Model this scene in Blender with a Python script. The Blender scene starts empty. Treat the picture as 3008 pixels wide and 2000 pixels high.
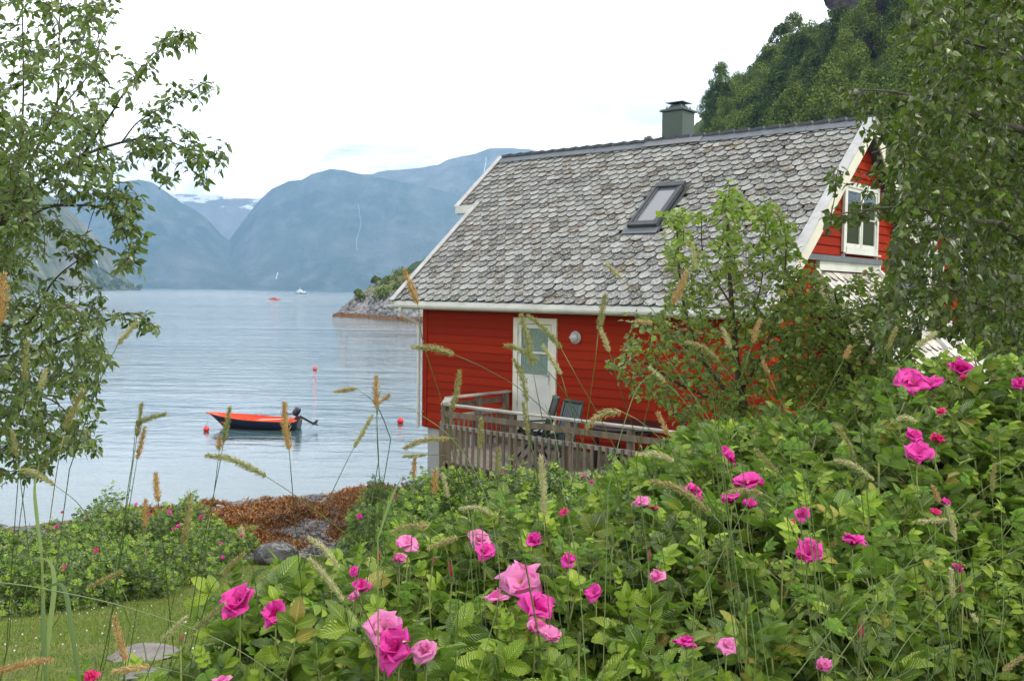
import bpy, math, random
import numpy as np
C = bpy.context.scene
rng = np.random.default_rng(11); random.seed(5)
R_ = math.radians
# ---------------------------------------------------------------- camera
FPX, CX, CY, CAMZ = 2800.0, 1504.0, 1000.0, 6.2
PITCH, ROLL = math.atan((1000-856)/FPX), .014
fw = np.array([0, math.cos(PITCH), -math.sin(PITCH)]); _u0 = np.array([0, math.sin(PITCH), math.cos(PITCH)]); _r0 = np.array([1., 0, 0])
rt = math.cos(ROLL)*_r0+math.sin(ROLL)*_u0; up = -math.sin(ROLL)*_r0+math.cos(ROLL)*_u0
EYE = np.array([0, 0, CAMZ])
from mathutils import Matrix, Vector
cd = bpy.data.cameras.new('camera'); cam = bpy.data.objects.new('camera', cd); C.collection.objects.link(cam); C.camera = cam
cam.matrix_world = Matrix(((rt[0], up[0], -fw[0], 0), (rt[1], up[1], -fw[1], 0), (rt[2], up[2], -fw[2], CAMZ), (0, 0, 0, 1)))
cd.sensor_width = 36; cd.lens = 36*FPX/3008; cd.clip_start = .05; cd.clip_end = 40000
def ray(x, y): return fw+(x-CX)/FPX*rt-(y-CY)/FPX*up
def at(x, y, Y):
    """a point of the place seen in direction (x, y) of the photo at distance Y"""
    d = ray(x, y); return EYE+d*(Y/d[1])
def onz(x, y, z):
    d = ray(x, y); return EYE+d*((z-CAMZ)/d[2])
# ---------------------------------------------------------------- render, sky, sun
C.view_settings.view_transform = 'Standard'; C.view_settings.look = 'None'; C.view_settings.exposure = 0.66; C.view_settings.gamma = 1
C.render.engine = 'CYCLES'
cy = C.cycles
cy.max_bounces = 8; cy.diffuse_bounces = 3; cy.glossy_bounces = 3; cy.transmission_bounces = 5; cy.transparent_max_bounces = 10; cy.volume_bounces = 1
cy.use_denoising = True; cy.caustics_reflective = False; cy.caustics_refractive = False
cy.sample_clamp_indirect = 6
SUN_EL, SUN_AZ = R_(55), R_(112)          # azimuth clockwise from +Y (the way the camera looks)
w = bpy.data.worlds.new('World'); C.world = w; w.use_nodes = True
nt = w.node_tree; nt.nodes.clear()
class NG:
    def __init__(s, t): s.t = t
    def n(s, kind, **kw):
        o = s.t.nodes.new('ShaderNode'+kind)
        for k, v in kw.items():
            if k in ('ins',):
                for a, b in v.items():
                    if hasattr(b, 'is_output'): s.t.links.new(b, o.inputs[a])
                    else: o.inputs[a].default_value = b
            else: setattr(o, k, v)
        return o
    def l(s, a, b): s.t.links.new(a, b)
    def noise(s, vec, scale, detail=4, rough=.55, dist=0.):
        return s.n('TexNoise', ins={'Vector': vec, 'Scale': scale, 'Detail': detail, 'Roughness': rough, 'Distortion': dist}).outputs['Fac']
    def ramp(s, fac, stops, mode='LINEAR'):
        r = s.n('ValToRGB', ins={'Fac': fac}); r.color_ramp.interpolation = mode
        e = r.color_ramp.elements
        while len(e) > len(stops): e.remove(e[-1])
        while len(e) < len(stops): e.new(.5)
        for q, (p, c) in zip(e, stops):
            q.position = p; q.color = (c, c, c, 1) if isinstance(c, (int, float)) else (*c, 1)
        return r.outputs['Color']
    def mix(s, f, a, b, mode='MIX'):
        m = s.n('Mix', data_type='RGBA', blend_type=mode)
        for k, v in ((0, f), (6, a), (7, b)):
            if hasattr(v, 'is_output'): s.l(v, m.inputs[k])
            elif k == 0: m.inputs[0].default_value = v
            else: m.inputs[k].default_value = (*v, 1) if len(v) == 3 else v
        return m.outputs[2]
    def math(s, op, a, b=0., c=None):
        m = s.n('Math', operation=op)
        for k, v in ((0, a), (1, b)) + (((2, c),) if c is not None else ()):
            if hasattr(v, 'is_output'): s.l(v, m.inputs[k])
            else: m.inputs[k].default_value = v
        return m.outputs[0]
    def mapping(s, vec, scale=(1, 1, 1), rot=(0, 0, 0), loc=(0, 0, 0)):
        return s.n('Mapping', ins={'Vector': vec, 'Scale': scale, 'Rotation': rot, 'Location': loc}).outputs[0]
g = NG(nt)
tc = g.n('TexCoord')
sky = g.n('TexSky', sky_type='NISHITA', sun_disc=False, sun_elevation=SUN_EL, sun_rotation=SUN_AZ, air_density=1.4, dust_density=2.5)
sep = g.n('SeparateXYZ', ins={0: tc.outputs['Generated']})
el = sep.outputs[2]
cl1 = g.noise(g.mapping(tc.outputs['Generated'], scale=(1., 1., 3.2)), 5.2, 7, .58, .6)
cl2 = g.noise(g.mapping(tc.outputs['Generated'], scale=(1., 1., 2.6), loc=(3.1, 0, 1.7)), 2.1, 4, .5)
cov = g.ramp(g.math('ADD', g.math('MULTIPLY', cl1, .6), g.math('MULTIPLY', cl2, .4)), [(.485, 1.), (.58, 0.)])
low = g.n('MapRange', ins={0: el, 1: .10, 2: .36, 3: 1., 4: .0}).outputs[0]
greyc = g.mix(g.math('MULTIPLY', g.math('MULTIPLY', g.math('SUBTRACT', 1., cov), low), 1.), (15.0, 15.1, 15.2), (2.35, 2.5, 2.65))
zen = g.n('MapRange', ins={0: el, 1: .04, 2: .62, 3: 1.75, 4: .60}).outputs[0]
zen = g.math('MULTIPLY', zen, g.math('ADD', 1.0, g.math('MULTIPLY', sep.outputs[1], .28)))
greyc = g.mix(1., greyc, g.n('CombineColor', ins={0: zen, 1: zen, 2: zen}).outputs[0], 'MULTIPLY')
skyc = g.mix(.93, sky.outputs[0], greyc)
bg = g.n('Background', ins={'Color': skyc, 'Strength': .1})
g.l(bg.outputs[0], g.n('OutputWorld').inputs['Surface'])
sl = bpy.data.lights.new('sun', 'SUN'); sl.energy = 2.0; sl.angle = R_(10); sl.color = (1, .95, .86)
so = bpy.data.objects.new('sun', sl); C.collection.objects.link(so)
sd = Vector((math.sin(SUN_AZ)*math.cos(SUN_EL), math.cos(SUN_AZ)*math.cos(SUN_EL), math.sin(SUN_EL)))
so.rotation_euler = sd.to_track_quat('Z', 'Y').to_euler()
so.location = (20, -10, 60)
# ---------------------------------------------------------------- material helpers
MATS = {}
def newmat(name):
    m = bpy.data.materials.new(name); m.use_nodes = True; m.node_tree.nodes.clear(); MATS[name] = m
    return m, NG(m.node_tree)
def P(g, out=True, **ins):
    b = g.n('BsdfPrincipled')
    for k, v in ins.items():
        k = {'base': 'Base Color', 'rough': 'Roughness', 'spec': 'Specular IOR Level', 'metal': 'Metallic', 'normal': 'Normal', 'coat': 'Coat Weight', 'trans': 'Transmission Weight', 'ior': 'IOR', 'sheen': 'Sheen Weight'}[k]
        if hasattr(v, 'is_output'): g.l(v, b.inputs[k])
        elif k == 'Base Color': b.inputs[k].default_value = (*v, 1)
        else: b.inputs[k].default_value = v
    if out: g.l(b.outputs[0], g.n('OutputMaterial').inputs['Surface'])
    return b
def bump(g, h, strength=.3, dist=.02, normal=None):
    ins = {'Height': h, 'Strength': strength, 'Distance': dist}
    if normal is not None: ins['Normal'] = normal
    return g.n('Bump', ins=ins).outputs[0]
def simple(name, col, rough=.6, var=.12, scale=8., bmp=0., bscale=40., metal=0., spec=.5, coat=0., stretch=(1, 1, 1)):
    """painted / plain stuff with uneven tone and grime"""
    m, g = newmat(name)
    v = g.mapping(g.n('TexCoord').outputs['Object'], scale=stretch)
    n1 = g.noise(v, scale, 6, .6)
    dark = tuple(c*(1-var*1.6) for c in col); lite = tuple(min(1, c*(1+var)) for c in col)
    c = g.ramp(n1, [(.3, dark), (.7, lite)])
    kw = dict(base=c, rough=rough, metal=metal, spec=spec, coat=coat)
    if bmp: kw['normal'] = bump(g, g.noise(v, bscale, 5), bmp, .01)
    P(g, **kw); return m
def leafmat(name, c0, c1, c2, back, rough=.42, trans=.3, vein=0., spec=.5, tcol=None, oc=None, clump=0., crinkle=0.):
    """foliage: tone differs leaf by leaf, light passes through, paler underside"""
    m, g = newmat(name)
    geo = g.n('NewGeometry'); rnd = geo.outputs['Random Per Island']
    c = g.ramp(rnd, [(0., c0), (.5, c1), (.93, c2), (.985, oc or c2)])
    if clump:
        k = g.ramp(g.noise(g.n('NewGeometry').outputs['Position'], clump, 3, .6), [(.38, .58), (.62, 1.28)]); c = g.mix(1., c, k, 'MULTIPLY')
    kw = {}
    if vein:
        uv = g.n('UVMap').outputs[0]; s = g.n('SeparateXYZ', ins={0: uv})
        ax = g.math('ABSOLUTE', g.math('SUBTRACT', s.outputs[0], .5))
        ph = g.math('SUBTRACT', g.math('MULTIPLY', s.outputs[1], 62.), g.math('MULTIPLY', ax, 38.))
        h = g.math('ADD', g.math('SINE', ph), g.math('MULTIPLY', g.math('GREATER_THAN', .035, ax), -2.5))
        kw['normal'] = bump(g, h, vein, .0012)
        mid = g.math('MULTIPLY', g.n('MapRange', ins={0: ax, 1: .0, 2: .05, 3: 1., 4: 0.}).outputs[0], .45)
        c = g.mix(mid, c, tuple(min(1, x*2.2+.02) for x in c2))
    c = g.mix(geo.outputs['Backfacing'], c, back)
    if crinkle: kw['normal'] = bump(g, g.noise(g.n('TexCoord').outputs['Object'], 130, 4, .6, .6), crinkle, .004)
    b = P(g, out=False, base=c, rough=rough, spec=spec, **kw)
    tr = g.n('BsdfTranslucent', ins={'Color': g.mix(1., c, (*(tcol or (1.35, 1.8, .55)),), 'MULTIPLY')})
    mx = g.n('MixShader', ins={0: trans, 1: b.outputs[0], 2: tr.outputs[0]})
    g.l(mx.outputs[0], g.n('OutputMaterial').inputs['Surface']); return m
# ---------------------------------------------------------------- object helpers
COL = C.collection
def tag(o, label=None, cat=None, group=None, kind=None):
    if label: o['label'] = label
    if cat: o['category'] = cat
    if group: o['group'] = group
    if kind: o['kind'] = kind
    return o
def thing(name, label, cat, loc=(0, 0, 0), rz=0., group=None):
    o = bpy.data.objects.new(name, None); COL.objects.link(o); o.location = [float(a) for a in loc]; o.rotation_euler = (0, 0, rz)
    o.empty_display_size = .3
    o['org'] = [float(a) for a in loc]
    return tag(o, label, cat, group)
def mk(name, V, F, mat, parent=None, local=False, smooth=False, uv=None, mi=None, org=None):
    """link numpy vertices / faces as ONE mesh object; V is in world space unless local"""
    V = np.asarray(V, np.float64).reshape(-1, 3)
    if not isinstance(F, list): F = [F]
    F = [np.asarray(f, np.int64) for f in F if len(f)]
    if parent is not None and not local: V = V-np.array(parent['org'])
    if parent is None and not local:
        if org is None: org = np.array([(V[:, 0].min()+V[:, 0].max())/2, (V[:, 1].min()+V[:, 1].max())/2, V[:, 2].min()])
        V = V-org
    me = bpy.data.meshes.new(name)
    me.vertices.add(len(V)); me.vertices.foreach_set('co', V.astype(np.float32).ravel())
    nl = sum(f.size for f in F); npoly = sum(len(f) for f in F)
    me.loops.add(nl); me.loops.foreach_set('vertex_index', np.concatenate([f.ravel() for f in F]).astype(np.int32))
    tot = np.concatenate([np.full(len(f), f.shape[1], np.int32) for f in F]); st = np.concatenate([[0], np.cumsum(tot)[:-1]]).astype(np.int32)
    me.polygons.add(npoly); me.polygons.foreach_set('loop_start', st); me.polygons.foreach_set('loop_total', tot)
    me.polygons.foreach_set('use_smooth', np.full(npoly, bool(smooth)))
    for m in (mat if isinstance(mat, (list, tuple)) else [mat]): me.materials.append(MATS[m] if isinstance(m, str) else m)
    if mi is not None: me.polygons.foreach_set('material_index', np.asarray(mi, np.int32))
    if uv is not None: me.uv_layers.new(name='UVMap').data.foreach_set('uv', np.asarray(uv, np.float32).ravel())
    me.update(calc_edges=True); me.validate(clean_customdata=False)
    o = bpy.data.objects.new(name, me); COL.objects.link(o)
    if parent is not None:
        o.parent = parent
        if 'org' in parent: o['org'] = list(parent['org'])
    elif org is not None: o.location = [float(a) for a in org]; o['org'] = [float(a) for a in org]
    return o
class MB:
    """collects boxes, bars, tubes; build() links them as one mesh"""
    def __init__(s): s.V = []; s.F = {}; s.n = 0
    def add(s, V, F):
        V = np.asarray(V, float).reshape(-1, 3)
        for f in F: s.F.setdefault(len(f), []).append([i+s.n for i in f])
        s.V.append(V); s.n += len(V); return s
    def addn(s, V, F):
        F = np.asarray(F)+s.n; s.F.setdefault(F.shape[1], []).extend(F.tolist()); s.V.append(np.asarray(V).reshape(-1, 3)); s.n += len(s.V[-1]); return s
    def box(s, lo, hi):
        x0, y0, z0 = lo; x1, y1, z1 = hi
        return s.add([(x0, y0, z0), (x1, y0, z0), (x1, y1, z0), (x0, y1, z0), (x0, y0, z1), (x1, y0, z1), (x1, y1, z1), (x0, y1, z1)],
                     [(0, 3, 2, 1), (4, 5, 6, 7), (0, 1, 5, 4), (1, 2, 6, 5), (2, 3, 7, 6), (3, 0, 4, 7)])
    def bar(s, a, b, w, h, upv=(0, 0, 1)):
        """a beam from a to b, w across, h along upv"""
        a = np.array(a, float); b = np.array(b, float); d = b-a; d /= np.linalg.norm(d)
        sd = np.cross(d, upv); sd /= np.linalg.norm(sd); u = np.cross(sd, d)
        V = [p+sd*sx*w/2+u*sz*h/2 for p in (a, b) for sx, sz in ((-1, -1), (1, -1), (1, 1), (-1, 1))]
        return s.add(V, [(0, 1, 2, 3), (7, 6, 5, 4), (0, 4, 5, 1), (1, 5, 6, 2), (2, 6, 7, 3), (3, 7, 4, 0)])
    def prism(s, poly, off):
        """polygon (3d points) thickened by the vector off"""
        n = len(poly); A = np.array(poly, float); B = A+np.array(off)
        return s.add(np.vstack([A, B]), [tuple(range(n))[::-1], tuple(range(n, 2*n))]+[(i, (i+1) % n, n+(i+1) % n, n+i) for i in range(n)])
    def tube(s, P_, r, k=6, cap=True):
        V, F = tube_np(P_, r, k); s.addn(V, F)
        if cap: s.F.setdefault(k, []).append([s.n-len(V)+i for i in range(k)][::-1]); s.F[k].append([s.n-k+i for i in range(k)])
        return s
    def lathe(s, c, prof, k=20, axis=(0, 0, 1)):
        """profile of (radius, height) round an axis through c"""
        c = np.array(c, float); ax = np.array(axis, float); ax /= np.linalg.norm(ax)
        t = np.cross(ax, (1, 0, 0) if abs(ax[0]) < .9 else (0, 1, 0)); t /= np.linalg.norm(t); b = np.cross(ax, t)
        V = [c+ax*h+(t*math.cos(a)+b*math.sin(a))*r for r, h in prof for a in np.arange(k)*2*math.pi/k]
        F = [(i*k+j, i*k+(j+1) % k, (i+1)*k+(j+1) % k, (i+1)*k+j) for i in range(len(prof)-1) for j in range(k)]
        F += [tuple(range(k))[::-1], tuple((len(prof)-1)*k+j for j in range(k))]
        return s.add(V, F)
    def build(s, name, mat, parent=None, local=True, smooth=False, bevel=0., org=None):
        o = mk(name, np.vstack(s.V), [np.array(f) for f in s.F.values()], mat, parent, local=local, smooth=smooth, org=org)
        if bevel:
            b = o.modifiers.new('bevel', 'BEVEL'); b.width = bevel; b.segments = 2; b.limit_method = 'ANGLE'
        return o
def tube_np(Pp, r, k=6):
    Pp = np.asarray(Pp, float); n = len(Pp); r = np.broadcast_to(np.asarray(r, float), (n,))
    d = np.gradient(Pp, axis=0); d /= np.linalg.norm(d, axis=1, keepdims=True)+1e-12
    ref = np.array([.31, .22, .92]) if abs(d[0] @ np.array([.31, .22, .92])) < .9 else np.array([1., 0, 0])
    sd = np.cross(d, ref); sd /= np.linalg.norm(sd, axis=1, keepdims=True)+1e-12; u = np.cross(sd, d)
    a = np.arange(k)*2*math.pi/k
    V = Pp[:, None]+r[:, None, None]*(np.cos(a)[None, :, None]*sd[:, None]+np.sin(a)[None, :, None]*u[:, None])
    i = np.arange(n-1)[:, None]*k; j = np.arange(k)[None]; j2 = (j+1) % k
    F = np.stack([i+j, i+j2, i+k+j2, i+k+j], -1).reshape(-1, 4)
    return V.reshape(-1, 3), F
def tubes(paths, name, mat, parent, k=5, **kw):
    Vs, Fs, n = [], [], 0
    for pth, r in paths:
        V, F = tube_np(pth, r, k); Vs.append(V); Fs.append(F+n); n += len(V)
    return mk(name, np.vstack(Vs), np.vstack(Fs), mat, parent, smooth=True, **kw)
def frames(d, nrm):
    """columns: side, along, normal"""
    d = d/(np.linalg.norm(d, axis=1, keepdims=True)+1e-9); s = np.cross(d, nrm); s /= np.linalg.norm(s, axis=1, keepdims=True)+1e-9
    return np.stack([s, d, np.cross(s, d)], -1)
def scatter(PV, PF, pos, R, sc, puv=None):
    """copies of a small proto placed at pos with rotations R and sizes sc"""
    N = len(pos); k = len(PV); sc = np.asarray(sc)
    PVs = PV[None]*(sc.reshape(N, 1, -1) if sc.ndim > 1 else sc[:, None, None])
    V = np.einsum('nij,nkj->nki', R, PVs)+pos[:, None]
    F = (PF[None]+(np.arange(N)*k)[:, None, None]).reshape(-1, PF.shape[1])
    uv = np.tile(puv, (N, 1)) if puv is not None else None
    return V.reshape(-1, 3), F, uv
def inpoly(x, y, poly):
    poly = np.array(poly, float); r = np.zeros(len(x), bool); j = len(poly)-1
    for i in range(len(poly)):
        xi, yi = poly[i]; xj, yj = poly[j]
        c = ((yi > y) != (yj > y)) & (x < (xj-xi)*(y-yi)/(yj-yi+1e-12)+xi); r ^= c; j = i
    return r
def vnoise(x, y, seed=0):
    """smooth value noise"""
    xi = np.floor(x).astype(np.int64); yi = np.floor(y).astype(np.int64); fx = x-xi; fy = y-yi
    fx = fx*fx*(3-2*fx); fy = fy*fy*(3-2*fy)
    def h(a, b):
        n = (a*374761393+b*668265263+seed*1442695041) & 0xffffffff; n = ((n ^ (n >> 13))*1274126177) & 0xffffffff
        return ((n ^ (n >> 16)) & 0xffff)/65535.
    return (h(xi, yi)*(1-fx)+h(xi+1, yi)*fx)*(1-fy)+(h(xi, yi+1)*(1-fx)+h(xi+1, yi+1)*fx)*fy
def fbm(x, y, seed=0, o=5, gain=.5):
    r = 0; a = 1.; t = 0
    for i in range(o): r = r+a*(vnoise(x*2**i, y*2**i, seed+i)-.5); t += a; a *= gain
    return r/t*2
# ---------------------------------------------------------------- leaf protos
def leaf_grid(rows, widths, fold=.25, droop=.25, cup=0., wav=0.):
    """a leaf blade of length 1 along y; widths = half width per row; 5 columns"""
    V = []; UV = []
    for i in range(rows):
        t = i/(rows-1); w_ = widths[i]
        for j, c in enumerate((-1, -.5, 0, .5, 1)):
            x = c*w_; z = abs(c)*w_*fold-droop*t*t+cup*abs(c)**2*w_+wav*math.sin(t*9+j*1.3)*abs(c)*w_
            V.append((x, t, z)); UV.append((.5+c*.5, t))
    F = [(i*5+j, i*5+j+1, i*5+6+j, i*5+5+j) for i in range(rows-1) for j in range(4)]
    return np.array(V), np.array(F), np.array(UV)
def simple_leaf(w_=.3, fold=.3, droop=.3, tip=.75, base=.35):
    """3-column blade, pointed"""
    rows = [(0, .03), (.22, .8), (.5, 1.), (.78, .62), (1, .02)]
    V = []
    for t, q in rows:
        for c in (-1, 0, 1): V.append((c*q*w_, t, abs(c)*q*w_*fold-droop*t*t))
    F = [(i*3+j, i*3+j+1, i*3+4+j, i*3+3+j) for i in range(4) for j in (0, 1)]
    return np.array(V), np.array(F)
def birch_leaf():
    rows = [(0, .05), (.1, .85), (.28, 1.), (.6, .62), (1, .02)]
    V = []
    for t, q in rows:
        for c in (-1, 0, 1): V.append((c*q*.40, t, abs(c)*q*.1-.15*t*t))
    F = [(i*3+j, i*3+j+1, i*3+4+j, i*3+3+j) for i in range(4) for j in (0, 1)]
    return np.array(V), np.array(F)
SL = simple_leaf(.25, .3, .3); BL = birch_leaf()
AL = simple_leaf(.40, .25, .25)
def spline(pts, n):
    """Catmull-Rom through the points"""
    p = np.array(pts, float)
    if len(p) == 2: return p[0]+(p[1]-p[0])*np.linspace(0, 1, n)[:, None]
    q = np.vstack([2*p[0]-p[1], p, 2*p[-1]-p[-2]]); m = len(p)-1; out = []
    for t in np.linspace(0, m-1e-6, n):
        i = int(t); f = t-i; a, b, c, d = q[i:i+4]
        out.append(.5*((2*b)+(-a+c)*f+(2*a-5*b+4*c-d)*f*f+(-a+3*b-3*c+d)*f**3))
    return np.array(out)
def grow(limbs, targets, sag=.05, up_=.3, r0=.0035, wander=.08, bias=None):
    """join every target to the nearest wood already there; returns branch polylines [(pts, radii)]"""
    nodes = [np.array(l[0]) for l in limbs]; nd = np.vstack(nodes); T = np.array(targets); out = []
    d = np.min(np.linalg.norm(T[:, None]-nd[None], axis=2), axis=1); order = np.argsort(d)
    for k in order:
        t = T[k]; q = nd-t; dist = np.linalg.norm(q, axis=1)
        j = int(np.argmin(dist)); L = dist[j]
        if L < .03: L = .03
        a = nd[j]; m1 = a+(t-a)*.35+rng.normal(0, wander*L, 3)+np.array([0, 0, up_*L*.25]); m2 = a+(t-a)*.7+rng.normal(0, wander*L, 3)+np.array([0, 0, up_*L*.15])
        pts = spline([a, m1, m2, t-np.array([0, 0, sag*L])], 8)
        out.append((pts, np.linspace(r0*(1+1.2*min(L, 2.)), r0*.35, 8)))
        nd = np.vstack([nd, pts[2:]])
    return out
def leaf_on(branches, proto, size, per_m, last=.45, droop=.35, up_=.8, jit=.5, spread=.9, petiole=.012):
    """leaves alternately along the outer length of each branch"""
    pos, dr, nr = [], [], []
    for pts, r in branches:
        seg = np.linalg.norm(np.diff(pts, axis=0), axis=1); cum = np.concatenate([[0], np.cumsum(seg)]); L = cum[-1]
        n = max(3, int(min(L, last)*per_m)); s = np.linspace(max(0, L-last), L, n)+rng.normal(0, .004, n); s = np.clip(s, 0, L)
        p = np.stack([np.interp(s, cum, pts[:, i]) for i in range(3)], 1)
        t = np.stack([np.interp(s, cum, np.gradient(pts[:, i], cum+np.arange(len(cum))*1e-6)) for i in range(3)], 1)
        t /= np.linalg.norm(t, axis=1, keepdims=True)+1e-9
        side = np.cross(t, (0, 0, 1.)); side /= np.linalg.norm(side, axis=1, keepdims=True)+1e-9
        a = rng.uniform(0, 2*math.pi, n); sgn = np.where(np.arange(n) % 2, 1., -1.)[:, None]
        o = side*sgn*spread+t*.7+rng.normal(0, jit, (n, 3)); o[:, 2] -= droop
        o /= np.linalg.norm(o, axis=1, keepdims=True)
        pos.append(p+o*petiole); dr.append(o)
        nn = rng.normal(0, .45, (n, 3)); nn[:, 2] += up_; nr.append(nn)
    pos = np.vstack(pos); dr = np.vstack(dr); nr = np.vstack(nr)
    sc = rng.uniform(size[0], size[1], len(pos))
    return scatter(proto[0], proto[1], pos, frames(dr, nr), sc)[:2]
# ================================================================ THE SETTING
XW = [(-200, 30), (-60, 22), (-20, 22.5), (-12.4, 24.2), (-8.9, 26.9), (-5.4, 28.9), (-3, 29.8), (5, 35), (12, 46), (30, 90), (90, 190), (400, 600), (3000, 3000)]
TZ = [(-40, .5), (-8, -1.2), (0, -1.65), (3, -1.95), (6, -2.62), (8, -3.12), (10, -3.70), (12, -4.27), (14, -4.72), (16, -5.08), (18, -5.32), (21, -5.66), (25, -5.93), (28, -6.13), (29, -6.2), (32, -6.5), (38, -7.6), (55, -11), (90, -15), (9e3, -15)]
def ground(X, Y):
    X = np.asarray(X, float); Y = np.asarray(Y, float)
    yw = np.interp(X, *zip(*XW)); t = Y*29/yw; t = np.where(Y < 12, Y*(1-Y/12)+t*Y/12, t)
    z = np.interp(t, *zip(*TZ))+CAMZ
    rise = np.clip((X-4.5)/6, 0, 1); rise = rise*rise*(3-2*rise)*np.clip((60-Y)/20, 0, 1)
    z = np.where(Y > 4, z+rise*np.maximum(0, 3.0-z), z)
    return z+np.clip(X-14, 0, 400)*.12*np.clip(Y/20, 0, 1)
def grid(xs, ys):
    X, Y = np.meshgrid(xs, ys); n, m = X.shape; i = np.arange(n-1)[:, None]*m+np.arange(m-1)[None]
    return X, Y, np.stack([i, i+1, i+m+1, i+m], -1).reshape(-1, 4)
xs = np.unique(np.concatenate([-np.geomspace(22, 5000, 22), np.arange(-22, 10, .16), np.geomspace(10, 5000, 30)]))
ys = np.unique(np.concatenate([-np.geomspace(3, 400, 8), np.arange(-3, 38, .16), np.geomspace(38, 5000, 30)]))
X, Y, F = grid(xs, ys)
Z = ground(X, Y); near = np.clip((45-Y)/10, 0, 1)*np.clip((25-abs(X))/8, 0, 1)
tt = Y*29/np.interp(X, *zip(*XW))
shore = np.clip((tt-18.0)/1.5, 0, 1)*np.clip((33-tt)/3, 0, 1)
Z = Z+near*(.05*fbm(X*.35, Y*.35, 3)+shore*(.10*fbm(X*.9, Y*.9, 9)+.05*fbm(X*3, Y*3, 4)))
# mounds of bladder wrack on the tidal stones
weedmask = np.clip((tt-20.2-1.8*fbm(X*.35, Y*.35, 5))/1.2, 0, 1)*np.clip((30.6-tt)/1.2, 0, 1)
lawn = np.clip((18.6-tt+.25*fbm(X*1.5, Y*1.5, 8))/.25, 0, 1)
m, g = newmat('ground_soil')
tcn = g.n('TexCoord').outputs['Object']
at_l = g.n('Attribute', attribute_name='lawn').outputs['Fac']
n1 = g.noise(tcn, 1.3, 6); n2 = g.noise(tcn, 22, 6); n3 = g.noise(g.mapping(tcn, scale=(1, 3, 1), rot=(0, 0, .5)), 9, 8, .7)
grass = g.mix(g.ramp(n1, [(.38, 0.), (.66, 1.)]), (.11, .16, .022), (.20, .19, .045))
grass = g.mix(g.math('MULTIPLY', g.ramp(n2, [(.35, 1.), (.6, 0.)]), .7), grass, (.06, .09, .014))
vor = g.n('TexVoronoi', ins={'Vector': g.mapping(tcn, scale=(1, 1.7, 1.), rot=(0, 0, .3)), 'Scale': 9.})
peb = g.mix(vor.outputs['Distance'], (.11, .115, .12), (.27, .27, .265))
peb = g.mix(g.ramp(n3, [(.4, 0.), (.62, 1.)]), peb, (.07, .07, .072))
col = g.mix(at_l, peb, grass)
P(g, base=col, rough=.85, spec=.25, normal=bump(g, g.math('ADD', g.math('MULTIPLY', vor.outputs['Distance'], .6), n2), .7, .05))
o = mk('ground', np.stack([X.ravel(), Y.ravel(), Z.ravel()], 1), F, 'ground_soil', smooth=True, org=(0, 0, 0))
o.data.attributes.new('lawn', 'FLOAT', 'POINT').data.foreach_set('value', lawn.ravel().astype(np.float32))
tag(o, kind='structure')
# ---- water
m, g = newmat('fjord_water')
tcn = g.n('TexCoord').outputs['Object']
s = g.n('SeparateXYZ', ins={0: tcn}); yy = s.outputs[1]
a1 = g.noise(g.mapping(tcn, scale=(.62, 1.35, 1), rot=(0, 0, .12)), .95, 5, .58, .5)
a2 = g.noise(g.mapping(tcn, scale=(.35, 1.3, 1), rot=(0, 0, -.18)), .33, 4, .5, .2)
a3 = g.noise(g.mapping(tcn, scale=(.25, 1., 1)), .05, 3, .5)
band = g.ramp(g.noise(g.mapping(tcn, scale=(.22, 1., 1), rot=(0, 0, .05)), .022, 4, .6), [(.38, .30), (.62, 1.05)])
calm = g.n('MapRange', ins={0: yy, 1: 28., 2: 70., 3: .22, 4: 1.}).outputs[0]
far = g.n('MapRange', ins={0: yy, 1: 60., 2: 500., 3: 1., 4: 2.6}).outputs[0]
h = g.math('ADD', g.math('MULTIPLY', a1, .15), g.math('MULTIPLY', a2, .22))
h = g.math('ADD', h, g.math('MULTIPLY', a3, .25))
h = g.math('MULTIPLY', g.math('MULTIPLY', h, band), g.math('MULTIPLY', calm, far))
rg = g.n('MapRange', ins={0: yy, 1: 40., 2: 600., 3: .02, 4: .16}).outputs[0]
P(g, base=(.045, .088, .095), rough=rg, spec=.5, ior=1.33, normal=g.n('Bump', ins={'Height': h, 'Strength': 1., 'Distance': 1.}).outputs[0])
X, Y, F = grid(np.array([-5200, -60, 0, 40, 5200.]), np.array([18, 60, 200, 5000.]))
tag(mk('fjord_water', np.stack([X.ravel(), Y.ravel(), 0*X.ravel()], 1), F, 'fjord_water', org=(0, 0, 0)), kind='structure')
# ---- mountains
def mountmat(name, c0, c1, c2, snow=None, sc=.004):
    m, g = newmat(name); v = g.n('NewGeometry').outputs['Position']
    s = g.n('SeparateXYZ', ins={0: v})
    n1 = g.noise(v, sc, 8, .62); n2 = g.noise(g.mapping(v, scale=(1, 1, .25)), sc*4, 7, .65)
    c = g.ramp(n1, [(.35, c0), (.5, c1), (.66, c2)])
    c = g.mix(g.ramp(n2, [(.47, 0.), (.68, .65)]), c, tuple(x*1.35+.025 for x in c2))
    if snow:
        k = g.math('ADD', g.math('DIVIDE', g.math('SUBTRACT', s.outputs[2], snow[0]), snow[1]), g.math('MULTIPLY', g.math('SUBTRACT', g.noise(g.mapping(v, scale=(.6, .6, 3)), sc*3, 6, .6), .5), snow[2]))
        c = g.mix(g.ramp(k, [(.48, 0.), (.54, 1.)]), c, (.85, .87, .9))
    P(g, base=c, rough=.95, spec=.1, normal=bump(g, n2, .8, 25 if sc < .01 else 3)); return name
mountmat('hill_far_green', (.025, .045, .02), (.06, .085, .045), (.12, .125, .11))
mountmat('hill_far_snow', (.10, .11, .08), (.16, .15, .13), (.2, .2, .19), snow=(352, 70, 4.5))
mountmat('hill_plateau', (.07, .09, .05), (.13, .13, .10), (.2, .19, .17), snow=(552, 60, 2.8))
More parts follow.
